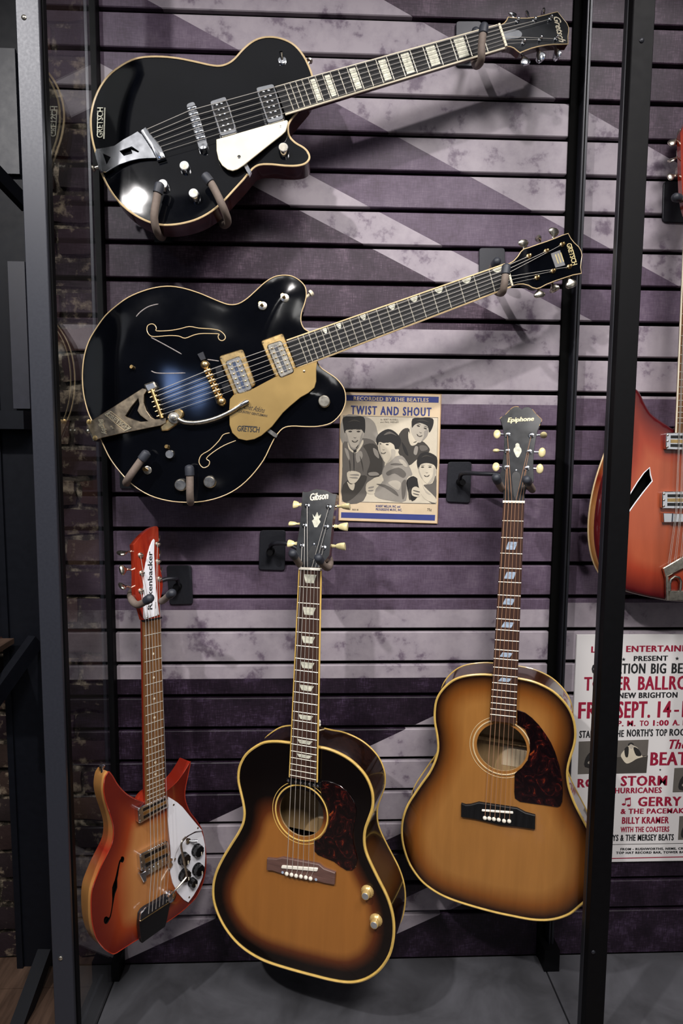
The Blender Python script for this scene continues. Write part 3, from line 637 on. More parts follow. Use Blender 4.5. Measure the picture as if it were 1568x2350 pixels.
for c_ in ((615, 378, 20), (1112, 370, 20), (955, 1404, 12)): pflat(star(*c_), K_, 'star_mark')
pflat([(480, 2098), (1600, 2078), (1600, 2082), (480, 2102)], M['g1'], 'rule_line'); pflat([(180, 2232), (1600, 2200), (1600, 2208), (180, 2240)], R_, 'rule_line')
pflat([(628, 1670), (680, 1660), (682, 1735), (676, 1735), (675, 1680), (633, 1690), (634, 1728), (628, 1728)], R_, 'music_note')
for cx, cy in ((615, 1726), (662, 1736)): pflat([(cx+18*math.cos(i), cy+11*math.sin(i)) for i in [k*.7854 for k in range(8)]], R_, 'music_note')
for q_ in ([(197, 1142), (440, 1132), (430, 1436), (187, 1446)], [(488, 1134), (847, 1124), (824, 1434), (470, 1442)], [(1087, 1388), (1300, 1380), (1300, 1608), (1070, 1614)], [(380, 1692), (530, 1686), (512, 1984), (360, 1990)], [(1133, 1836), (1300, 1828), (1300, 2050), (1120, 2056)]):
    pflat(q_, M['g3'], 'printed_photo')
    cx = sum(p[0] for p in q_)/4; cy = sum(p[1] for p in q_)/4
    if cx < 1000 and cx > 500:
        pflat([(500, 1290), (840, 1270), (826, 1432), (475, 1438)], M['g2'], 'printed_photo', h=.00634)
        pflat([(590, 1260), (640, 1200), (670, 1180), (740, 1195), (790, 1280), (830, 1275), (740, 1300), (690, 1330), (640, 1345), (600, 1300)], M['g6'], 'printed_photo', 1, .00638)
        pflat([(622, 1210), (660, 1190), (655, 1280), (630, 1280)], M['g1'], 'printed_photo', 1, .0064); pflat([(705, 1195), (750, 1210), (780, 1270), (730, 1270)], M['g1'], 'printed_photo', 1, .0064)
        pflat([(663, 1160), (700, 1158), (705, 1190), (685, 1210), (668, 1195)], M['g5'], 'printed_photo', 1, .0064); pflat([(655, 1165), (680, 1150), (705, 1160), (705, 1175), (680, 1165), (660, 1182)], M['g1'], 'printed_photo', 1, .00645)
    else:
        pflat([(cx-60, cy+90), (cx-50, cy), (cx+10, cy-60), (cx+50, cy), (cx+55, cy+90)], M['g1'], 'printed_photo', 1, .00636); pflat([(cx-30, cy+40), (cx+40, cy+10), (cx+48, cy+22), (cx-20, cy+60)], M['g4'], 'printed_photo', 1, .00639); pflat([(cx-12, cy-50), (cx+10, cy-66), (cx+26, cy-44), (cx+12, cy-20), (cx-6, cy-24)], M['g5'], 'printed_photo', 1, .0064)

# ------------------------------------------------------------------ guitars: shared builders
def pip(p, loop):
    x, y = p; c = False; n = len(loop)
    for i in range(n):
        a, b = loop[i], loop[i-1]
        if (a[1] > y) != (b[1] > y) and x < (b[0]-a[0])*(y-a[1])/(b[1]-a[1])+a[0]: c = not c
    return c
def segdist(P, loop):
    A = np.array(loop); B = np.roll(A, -1, 0); d = B-A; best = np.full(len(P), 1e9)
    for a, dd in zip(A, d):
        q = P-a; t = np.clip((q@dd)/(dd@dd+1e-12), 0, 1); r = np.hypot(*(q-t[:, None]*dd).T); best = np.minimum(best, r)
    return best

class Guitar:
    def __init__(s, name, o, u, v, n, label, L):
        mw = Matrix(((u[0], v[0], n[0], o[0]), (u[1], v[1], n[1], o[1]), (u[2], v[2], n[2], o[2]), (0, 0, 0, 1)))
        s.M = mw; s.L = L; s.root = empty(name, None, label, 'guitar', mw=mw); s.face = Plane(mw)
    def pl(s, w=0, v0=0, tilt=0):         # plane at height w, pivoting at v0
        return Plane(s.M, (0, v0, w), (1, 0, 0), (0, math.cos(tilt), -math.sin(tilt)))
    def add(s, b, name, parent=None, **k): return b.build(name, parent or s.root, **k)
    def plate(s, name, pl, pts, z0, z1, m, bev=.0006, spl=0, parent=None, holes=(), h=None, **k):
        p = pl.pts(pts, z1 if h is None else h); p = spline(p, spl) if spl else p
        b = MB(); b.prism(pl, p, z0, z1, m, bev, holes=holes); return s.add(b, name, parent, **k)
    def body(s, outline, thick, mtop, mside, mback=None, arch=0, aw=.06, holes=(), bfun=None, grid=.0075, taper=None, roll=0, name='body', hm='interior'):
        """outline in plane coords; face at w=0 rising to arch; thick(v) gives the depth"""
        out = ccw(outline); A = np.array(out); s.out = out
        x0, y0 = A.min(0); x1, y1 = A.max(0)
        X, Y = np.meshgrid(np.arange(x0+grid/2, x1, grid), np.arange(y0+grid/2, y1, grid)); P = np.stack([X.ravel(), Y.ravel()], 1)
        P = P[[pip(p, out) for p in P]]; P = P[segdist(P, out) > grid*.45]
        if roll:                          # inner rings so the rounded edge is well resolved
            P = P[segdist(P, out) > .0095]; rg = np.array([q for d_ in (.0018, .0038, .006, .0085) for q in offset(out, -d_)])
            rg = rg[[pip(q, out) for q in rg]]; P = np.concatenate([P, rg[segdist(rg, out) > .0012]])
        keep = np.ones(len(P), bool); hl = [ccw(h) for h in holes]
        for h in hl:
            keep &= np.array([not pip(p, h) for p in P]) & (segdist(P, h) > grid*.35)
        P = P[keep]; ver = [Vector(p) for p in out]+[Vector(p) for h in hl for p in h]+[Vector(p) for p in P]
        edges = []; k = 0
        for l in [out]+hl: edges += [(k+i, k+(i+1) % len(l)) for i in range(len(l))]; k += len(l)
        r = delaunay_2d_cdt(ver, edges, [], 0, 1e-7); V = np.array([tuple(p) for p in r[0]])
        F = []
        cen = [V[list(f)].mean(0) for f in r[2]]
        for f, c in zip(r[2], cen):
            if not pip(c, out) or any(pip(c, h) for h in hl): continue
            a, b, c2 = V[f[0]], V[f[1]], V[f[2]]
            F.append(tuple(f) if (b[0]-a[0])*(c2[1]-a[1])-(b[1]-a[1])*(c2[0]-a[0]) > 0 else tuple(f[::-1]))
        D = segdist(V, out); Wz = arch*(1-np.exp(-(D/aw)**1.6))
        if roll: Wz = Wz-roll*np.maximum(0, 1-D/roll/1.2)**2
        s.V, s.Wz, s.arch, s.aw = V, Wz, arch, aw
        b = MB(); b.add([(p[0], p[1], w) for p, w in zip(V, Wz)], F, mtop)
        battr = list(np.clip(bfun(V, D), 0, 1)) if bfun else [1]*len(V)
        n = len(out); back = [(p[0], p[1], -thick(p[1])) for p in out]; e0 = -roll if roll else 0
        rim = [(p[0], p[1], e0) for p in out]
        b.add(rim+back, [(i, (i+1) % n, n+(i+1) % n, n+i) for i in range(n)], mside); battr += list(np.clip(bfun(np.array([[q[0], q[1]] for q in rim]), np.zeros(n)), 0, 1))*2 if bfun else [0]*(2*n)
        tri = tessellate_polygon([[Vector((p[0], p[1], 0)) for p in out]])
        b.add(back, [tuple(t) for t in tri], mback or mside); battr += [0]*n
        for h in hl:
            m_ = len(h); idx = [(p[0], p[1], s.w_at(*p)) for p in h]; lo = [(p[0], p[1], s.w_at(*p)-.004) for p in h]
            b.add(idx+lo, [(i, (i+1) % m_, m_+(i+1) % m_, m_+i) for i in range(m_)], M[hm]); hv = np.array([[q[0], q[1]] for q in idx]); battr += (list(np.clip(bfun(hv, segdist(hv, out)), 0, 1)) if bfun else [1]*m_)*2
        me_o = s.add(b, name, attr=battr, smooth=40)
        return me_o
    def w_at(s, x, y):
        d = segdist(np.array([[x, y]]), s.out)[0]; return s.arch*(1-math.exp(-(d/s.aw)**1.6))
    def bind(s, r, m, w=0.0, inset=.0, back=None, thick=None, parent=None):
        o = offset(s.out, -inset) if inset else s.out
        b = MB(); b.tube([(p[0], p[1], w) for p in o], r, m, 6, closed=True); s.add(b, 'binding', parent)
        if back:
            b = MB(); b.tube([(p[0], p[1], -thick(p[1])) for p in o], back, m, 6, closed=True); s.add(b, 'back_binding', parent)
    def board(s, cs, w, th, m, frets, N, mf=None, bind=None, inlays=None, side=0):
        """cs: board corners (plane coords) nutL, nutR, endR, endL"""
        nl, nr, er, el = [np.array(c) for c in cs]; s.cs = (nl, nr, er, el); s.bw = w; pl = s.pl(0)
        top = s.pl(w)
        b = MB(); b.prism(s.face, [tuple(nl), tuple(nr), tuple(er), tuple(el)], w-th, w, m, .0005); bo = s.add(b, 'fretboard', smooth=0); s.bo = bo
        e = 1-2**(-N/12); vn = (nl[1]+nr[1])/2; ve = (el[1]+er[1])/2; s.tn = lambda k: (1-2**(-k/12))/e*s.tk; s.tk = ((s.L*e))/(vn-ve) if abs(vn-ve) > 0 else 1
        s.tk = min(1.06, max(.9, s.tk))
        s.bp = lambda t, a: tuple((1-a)*((1-t)*nl+t*el)+a*((1-t)*nr+t*er))
        for k in range(1, frets+1):
            t = s.tn(k)
            if t > .997: break
            p, q = s.bp(t, .01), s.bp(t, .99); b = MB(); P_, Q_ = Vector((*p, w)), Vector((*q, w)); b.tube([P_, Q_], .00105, mf or M['fret'], 6); s.add(b, 'fret', bo)
        if bind:
            for a in (0, 1):
                p, q = s.bp(0, a), s.bp(1, a); d = .0009*(1 if a else -1); b = MB(); b.tube([(p[0]+d, p[1], w-.0022), (q[0]+d, q[1], w-.0022)], .0022, bind, 6); s.add(b, 'board_binding', bo)
        return bo
    def inlay(s, k, kind, m, a0=.5, hw=.3, hh=.32):
        t0, t1 = s.tn(k-1), s.tn(k); c = (t0+t1)/2; h = (t1-t0)*hh
        if kind == 'block': q = [(c-h, a0-hw), (c-h, a0+hw), (c+h, a0+hw), (c+h, a0-hw)]
        elif kind == 'trap': q = [(c-h, a0-hw), (c-h, a0+hw), (c, a0+hw*.80), (c+h, a0+hw*.62), (c+h, a0-hw*.62), (c, a0-hw*.80)]
        elif kind == 'para': q = [(c-h, a0-hw*.55), (c-h, a0+hw), (c+h, a0+hw*.55), (c+h, a0-hw)]
        elif kind == 'thumb': q = [(c+h*math.cos(i*math.pi/8), a0+hw*math.sin(i*math.pi/8)) for i in range(9)]
        p = [s.bp(*x) for x in q] if kind != 'dot' else 0
        if kind == 'dot': p = circle(*s.bp(c, a0), .0026, 12)
        b = MB(); b.prism(s.face, p, s.bw-.0005, s.bw+.0003, m); s.add(b, 'inlay', s.bo, smooth=0)
    def neck(s, m, v0, v1, w, d0=.020, d1=.024, wid=1.0):
        """rounded neck shaft under the board from v0 (nut) to v1 (body joint)"""
        nl, nr, er, el = s.cs; b = MB(); rings = []
        for i in range(9):
            t = i/8; v = v0+(v1-v0)*t; tt = (nl[1]-v)/(nl[1]-el[1]+1e-9)
            l = nl+(el-nl)*tt; r = nr+(er-nr)*tt; c = (l+r)/2; h = np.linalg.norm(r-l)/2*wid; d = d0+(d1-d0)*t
            rings.append([(c[0]-h*math.cos(a), v, w-d*math.sin(a)**.8) for a in [math.pi*k/10 for k in range(11)]])
        n = 11; vs = [p for r in rings for p in r]
        fs = [(i*n+k, i*n+(k+1) % n, (i+1)*n+(k+1) % n, (i+1)*n+k) for i in range(8) for k in range(n)]
        b.add(vs, fs+[tuple(range(n-1, -1, -1)), tuple(8*n+k for k in range(n))], m); return s.add(b, 'neck')
    def nut(s, m, over=.001, h=.0025, d=.005):
        nl, nr = s.cs[:2]; dv = (nr-nl)/np.linalg.norm(nr-nl); up = np.array([-dv[1], dv[0]]); q = [nl-dv*over, nr+dv*over, nr+dv*over+up*d, nl-dv*over+up*d]
        b = MB(); b.prism(s.face, [tuple(x) for x in q], s.bw-.006, s.bw+h, m, .0008); s.add(b, 'nut')
    def head(s, pts, tilt, thick, m, mside, w=None, mbind=None, name='headstock', rb=.0014, v0=None):
        nl, nr = s.cs[:2]; s.hp = s.pl((s.bw-.001) if w is None else w, (nl[1]+nr[1])/2 if v0 is None else v0, tilt)
        p = ccw(s.hp.pts(pts)); s.hout = p
        b = MB(); b.prism(s.hp, p, -thick, 0, m, .0004, mside=mside); h = s.add(b, name, smooth=30)
        s.hd = h
        if mbind: b = MB(); b.tube([s.hp.to(x, y, -.0008) for x, y in p], rb, mbind, 6, closed=True); s.add(b, 'binding', h)
        return h
    def peg(s, post, b0, b1, kind, mp, mb, rot=0, depth=-.009, wr=.0048, size=1.0, mshaft=None):
        """tuning peg: post through the face, shaft out of the side, button as its own piece"""
        hp = s.hp; P = hp.P(*post, 0); b = MB(); mshaft = mshaft or mp
        b.lathe(P, hp.un, [(wr, 0), (wr, .0012), (wr*.62, .0022), (.0031, .0024), (.0029, .0075), (.0021, .0088), (.0006, .0092)], mp, 14)
        B0 = hp.P(*b0, depth); B1 = hp.P(*b1, depth); d = (B1-B0); ln = d.length; d.normalize()
        In = hp.P(*post, depth); b.tube([In, B0+d*.002], .0022, mshaft, 8)
        pg = s.add(b, 'tuning_peg')
        q = hp.un; e1 = (q*math.cos(rot)+d.cross(q)*math.sin(rot)).normalized(); e1 = d.cross(e1)
        b = MB()
        if kind == 'key':
            k = ln/.026
            b.lathe(B0, d, [(.0028, 0), (.0042, .001), (.0042, .0025*k), (.0028, .0032*k), (.0040, .0042*k), (.0040, .0058*k), (.0028, .0066*k), (.0035, .0085*k), (.0062, .012*k), (.0082, .0185*k), (.0092, .0245*k), (.0086, .026*k), (.003, .0264*k)], mb, 18, e1, .58)
        elif kind == 'oval':
            r = .0098*size; b.lathe(B0, d, [(.002, -.0005)]+[(r*math.sin(math.pi*i/12)*1.0+.0004, ln*(1-math.cos(math.pi*i/12))/2) for i in range(1, 12)]+[(.0005, ln)], mb, 18, e1, .42)
        else:   # metal tulip
            r = .0085*size; b.lathe(B0, d, [(.0022, 0), (.0035, ln*.1), (.0030, ln*.2), (r*.72, ln*.42), (r, ln*.62), (r*.98, ln*.82), (r*.7, ln*.96), (.001, ln)], mb, 18, e1, .38)
        s.add(b, 'button', pg)
    def strings(s, n, b0, b1, wb, tail0, tail1, wt, posts, m, order=None, r=.00055, wn=.0028):
        """b0,b1: bridge crossing points of first and last string (plane coords), tail likewise; posts: pixel list"""
        nl, nr = s.cs[:2]
        for i in range(n):
            a = i/(n-1); N_ = nl+(nr-nl)*(.09+.82*a); B_ = np.array(b0)+(np.array(b1)-np.array(b0))*a; T_ = np.array(tail0)+(np.array(tail1)-np.array(tail0))*a
            pts = [(T_[0], T_[1], wt), (B_[0], B_[1], wb), (N_[0], N_[1], s.bw+wn)]
            if posts: pts.append(tuple(s.hp.P(*posts[i], .004)))
            b = MB(); rr = r*(1.25-.6*a); b.tube(pts, rr, m, 5); s.add(b, 'string')
    def knob(s, px, r, h, m, mt=None, kind='cyl', htop=None, name='knob', pl=None, parent=None, base=0.0):
        pl = pl or s.face; x, y = pl.px(px[0], px[1], base+h); b = MB(); o = pl.to(x, y, base-.001); d = pl.un; h = h+.001
        if kind == 'cyl': pr = [(r, 0), (r, h*.25), (r*.93, h*.32), (r*.93, h*.94), (r*.86, h)]
        elif kind == 'hat': pr = [(r, 0), (r, h*.12), (r*.86, h*.3), (r*.66, h*.42), (r*.60, h*.95), (r*.54, h)]
        elif kind == 'dome': pr = [(r, 0), (r, h*.3), (r*.8, h*.7), (r*.3, h)]
        b.lathe(o, d, pr, m, 24)
        if kind == 'hat':
            for k in range(18): a = 2*math.pi*k/18; b.ball(o+pl.ux*(r*.92*math.cos(a))+pl.uy*(r*.92*math.sin(a))+d*(h*.16), .0011, m, 6)
        if mt: b.lathe(o+d*h, d, [(r*(.5 if kind == 'hat' else .8), 0), (r*(.45 if kind == 'hat' else .78), .0006)], mt, 20)
        return s.add(b, name, parent)
    def screw(s, px, r=.002, m=None, pl=None, w=0, parent=None):
        pl = pl or s.face; x, y = pl.px(*px, w); b = MB(); b.lathe(pl.to(x, y, w-.0005), pl.un, [(r, 0), (r, .0009), (r*.6, .0014), (.0003, .0015)], m or M['nickel'], 10); s.add(b, 'screw', parent)
const = lambda t: (lambda v: t)
def lerp(a, b, t): return (a[0]+(b[0]-a[0])*t, a[1]+(b[1]-a[1])*t)

def hanger(name, label, plate, tips, cradle, arm, yf, group='wall hangers', ybk=None):
    """plate: 4 pixels on the wall; tips: [(path px, depths)] foam prongs; arm: path (px, y)"""
    P0 = at(*plate[3], YW-.001); e = empty(name, P0, label, 'hanger', group)
    def fin(b, nm): b.v = [tuple(Vector(p)-P0) for p in b.v]; return b.build(nm, e)
    q = [WALL.px(x, y, .005) for x, y in plate]; b = MB(); b.prism(WALL, roundquad(q, .12, 3), .0008, .006, M['black_steel'], .0008); fin(b, 'wall_plate')
    if arm:
        b = MB(); b.tube(spline([tuple(at(x, y, Y)) for x, y, Y in arm], 5, closed=False), .0048, M['black_steel'], 10); fin(b, 'arm')
        b = MB(); a = at(*arm[0][:2], YW-.006); b.lathe(a, (0, -1, 0), [(.009, 0), (.009, .012), (.0065, .014), (.0065, .03), (.003, .03)], M['black_steel2'], 14); fin(b, 'pivot')
    for t in tips:
        pts = [at(x, y, Y) for x, y, Y in t]; sp = spline([tuple(p) for p in pts], 6, closed=False)
        b = MB(); b.tube(sp, .0072, M['foam'], 12); fin(b, 'foam_prong')
        tip = Vector(sp[-1]); d = (tip-Vector(sp[-4])).normalized(); b = MB()
        b.lathe(tip-d*.014, d, [(.0078, 0), (.0088, .001), (.0088, .015), (.0075, .0185), (.004, .021), (.0005, .0218)], M['rubber'], 14); fin(b, 'end_cap')
    return e

# ------------------------------------------------------------------ guitar A : black single-cutaway, top row
def guitar_A():
    s = Guitar('electric_guitar', (-.2558, -.0808, -.269), (.304, -.1686, -.9376), (.9525, .0331, .3029), (-.02, -.9851, .1707),
               'black single-cutaway electric guitar with cream pickguard, hung sideways topmost on the wall', .625)
    z1 = Z(180, 60, 2.613); z2 = Z(700, 0, 2.24); z3 = Z(400, 200, 5.227); z5 = Z(190, 220, 7.467); zh = Z(1140, 20, 8.711); f = s.face
    o = z1((1402, 300), (1385, 250), (1350, 180), (1300, 120), (1240, 85), (1170, 68), (1100, 72), (1040, 98), (985, 145), (940, 195), (900, 225), (850, 240), (790, 235), (700, 215), (600, 195), (500, 185), (400, 187), (320, 205), (240, 250), (180, 300), (130, 370), (95, 450), (78, 530), (76, 600), (85, 680), (105, 760), (140, 880), (190, 980), (250, 1060), (320, 1120), (400, 1165), (480, 1190), (560, 1192), (640, 1180), (720, 1155), (800, 1110), (870, 1050), (930, 985), (990, 920), (1045, 855), (1090, 832), (1160, 830), (1240, 838), (1310, 838), (1360, 825), (1385, 795), (1378, 760), (1350, 730), (1300, 700), (1265, 660), (1257, 610), (1270, 570), (1325, 500), (1390, 420), (1412, 350))
    s.body(spline(f.pts(o), 3), const(.044), M['blacklac'], M['walnut_side'], arch=.007, aw=.05)
    s.bind(.0021, M['binding'])
    c = f.pts(z2((992, 128), (1028, 240))+z1((1240, 522), (1183, 366)), .014); s.board(c, .014, .006, M['ebony'], 21, 22, bind=M['cream'])
    for k in (3, 5, 7, 9, 12, 15, 17): s.inlay(k, 'block', M['pearl'], hw=.42, hh=.33)
    s.neck(M['walnut_side'], s.cs[0][1]+.002, .2, .008, .016, .022); s.nut(M['cream'])
    s.head(zh((20, 325), (90, 322), (160, 285), (205, 230), (235, 165), (330, 180), (480, 190), (620, 190), (780, 170), (950, 130), (1100, 90), (1220, 60), (1260, 110), (1330, 200), (1400, 280), (1440, 370), (1440, 450), (1425, 560), (1430, 700), (1300, 705), (1150, 705), (1000, 720), (850, 745), (700, 785), (580, 830), (470, 875), (420, 840), (350, 780), (270, 750), (165, 750)), .17, .015, M['blackface'], M['walnut_side'], mbind=M['binding'], rb=.0012)
    h = s.hp; ch = M['chrome']
    P = zh((410, 250), (750, 245), (1075, 205), (535, 680), (870, 615), (1190, 600))
    for post, a, b_, r in ((P[0], (335, 185), (315, 90), .2), (P[1], (625, 190), (610, 90), .9), (P[2], (935, 135), (925, 50), 1.3)): s.peg(post, *zh(a, b_), 'tulip', ch, ch, r, size=1.2)
    for post, a, b_, r in ((P[3], (510, 905), (600, 1130), .1), (P[4], (810, 800), (910, 1055), .9), (P[5], (1165, 765), (1225, 1010), 1.25)): s.peg(post, *zh(a, b_), 'tulip', ch, ch, r, size=1.2)
    s.plate('truss_cover', h, zh((140, 480), (250, 425), (360, 410), (450, 430), (510, 485), (500, 550), (440, 590), (300, 602), (180, 610)), .0, .0014, ch, .0004, 3, s.hd)
    a = h.pts(zh((1135, 165), (1250, 670))); cc = h.pts(zh((1135, 165), (1235, 140))); text('logo', h, 'Gretsch', a[0], a[1], .015, M['cream'], s.hd, 0, .0004, shear=.35, bold=.012)
    # pickups
    for q in (z1((785, 450), (885, 418), (955, 635), (850, 664)), z1((1060, 368), (1172, 342), (1236, 558), (1135, 588))):
        w = s.w_at(*f.px(*q[0]))+.001; p = roundquad(f.pts(q, w+.010), .18, 4); b = MB(); b.prism(f, p, w-.006, w+.0105, ch, .0015, holes=[roundquad([tuple(np.array(x)+(np.mean(f.pts(q, w+.01), 0)-np.array(x))*.24) for x in f.pts(q, w+.01)], .15, 3)]); o_ = s.add(b, 'pickup')
        ins = [tuple(np.array(x)+(np.mean(f.pts(q, w+.01), 0)-np.array(x))*.2) for x in f.pts(q, w+.01)]; b = MB(); b.prism(f, ins, w-.004, w+.0085, M['blackplastic']); s.add(b, 'pickup_core', o_, smooth=0)
        I_ = [np.array(x) for x in f.pts(q, w+.01)]
        for k in range(6):
            for c_ in (.36, .64):
                t = .14+.145*k; x = (I_[0]*(1-c_)+I_[1]*c_)*(1-t)+(I_[3]*(1-c_)+I_[2]*c_)*t; b = MB(); b.lathe((x[0], x[1], w+.0085), (0, 0, 1), [(.0024, 0), (.0022, .0012), (.001, .0017)], ch, 10); s.add(b, 'pole_screw', o_)
    # bridge
    w = .008; a, c_ = f.pts(z3((190, 185), (352, 722)), w+.006); q = f.pts(z3((135, 205), (245, 165), (415, 720), (300, 765)), w+.006)
    b = MB(); b.prism(f, roundquad(q, .4, 5), w-.002, w+.007, ch, .0012); br = s.add(b, 'bridge')
    for k in range(6):
        t = .15+.132*k; x, y = lerp(a, c_, t); b = MB(); 
        for dv in (-.0062, .0062): b.ball((x, y+dv, w+.009), .0042, ch, 10, (1, 1.0, .7))
        b.lathe((x, y-.010, w+.008), (0, 1, 0), [(.0022, 0), (.0038, .003), (.0038, .017), (.002, .020)], ch, 10); s.add(b, 'saddle', br)
    b = MB(); b.lathe(Vector((*c_, w+.007)), (0, 0, 1), [(.006, 0), (.0055, .002), (.003, .0025), (.001, .003)], ch, 14); s.add(b, 'thumb_screw', br)
    # pickguard
    s.plate('pickguard', f, z3((505, 625), (800, 540), (1130, 445), (1190, 428), (1350, 393), (1362, 405), (1362, 440), (1335, 525), (1290, 570), (1200, 640), (1000, 800), (830, 935), (760, 982), (700, 1000), (640, 985), (575, 935), (530, 860), (508, 760)), .012, .0145, M['cream'], .0008)
    g_ = s.pl(.0146); s.screw(z3((778, 837))[0], .0036, M['blackplastic'], w=.0142); s.screw(z3((1276, 472))[0], .002, w=.0142)
    s.plate('pickguard_bracket', f, z3((828, 935), (868, 905), (925, 1010), (900, 1060), (880, 1030)), .002, .009, ch, .0004)
    for p in z3((120, 938), (1308, 718))+z1((690, 1000), (505, 945)): s.knob(p, .0105, .016, ch, M['nickel'])
    p = z1((1222, 200))[0]; s.knob(p, .0085, .003, ch, base=.004, name='toggle_washer'); x, y = f.px(*p, .006); b = MB(); b.tube([(x, y, .006), (x-.006, y+.0005, .018)], [.0028, .0034], ch, 10); s.add(b, 'toggle_switch')
    # tailpiece with G cut-out
    q = z5((245, 905), (400, 880), (540, 850), (700, 740), (830, 670), (940, 605), (1060, 700), (1180, 880), (1260, 1060), (1220, 1065), (1100, 1068), (960, 1080), (820, 1110), (640, 1170), (500, 1240), (400, 1300), (300, 1290), (205, 990))
    hs = [f.pts(z5(*k), .012) for k in (((345, 985), (475, 1050), (410, 1175)), ((630, 945), (840, 868), (965, 955), (950, 968), (830, 920), (850, 985), (705, 1025)))]
    b = MB(); b.prism(f, f.pts(q, .012), .0095, .012, ch, .0005, holes=hs); tp = s.add(b, 'tailpiece', smooth=20)
    q = f.pts(z5((975, 600), (1085, 515), (1160, 640), (1290, 790), (1370, 910), (1415, 1050), (1270, 1090), (1170, 900), (1060, 730)), .017); b = MB(); b.prism(f, q, .009, .017, ch, .002); s.add(b, 'string_anchor', tp, smooth=50)
    q = f.pts(z5((205, 990), (245, 900), (330, 1290), (280, 1270)), .012); b = MB(); b.prism(f, q, -.025, .0125, ch, .0006); s.add(b, 'tail_hinge', tp, smooth=0)
    for px in z1((95, 852),)+z1((1385, 212),):
        x, y = f.px(*px, -.018); cx, cy = np.array(s.out).mean(0); d = Vector((0, -1 if y < 0 else 1, 0)) if y < 0 else Vector((-.75, .66, 0)); b = MB(); b.lathe(Vector((x, y, -.018))-d*.010, d, [(.003, 0), (.003, .008), (.0062, .010), (.0066, .013), (.004, .0145)], M['nickel'], 14); s.add(b, 'strap_button')
    a = f.pts(z5((345, 722), (352, 205)), .002); w_ = .0025; t_ = text('logo', f, 'GRETSCH', a[0], a[1], .0115, M['pearl'], s.root, w_, .0005, bold=.01)
    for q in (z5((350, 735), (372, 735), (388, 200), (368, 198)), z5((243, 660), (256, 660), (262, 280), (248, 280))): s.plate('logo_bar', f, q, .0022, .0030, M['pearl'], 0)
    b0 = f.px(*z3((190, 285))[0], .017); b1 = f.px(*z3((330, 630))[0], .017); t0 = f.px(*z5((1100, 575))[0], .016); t1 = f.px(*z5((1385, 950))[0], .016)
    s.strings(6, b0, b1, .0185, t0, t1, .0165, [P[0], P[1], P[2], P[5], P[4], P[3]], M['string'])
guitar_A()

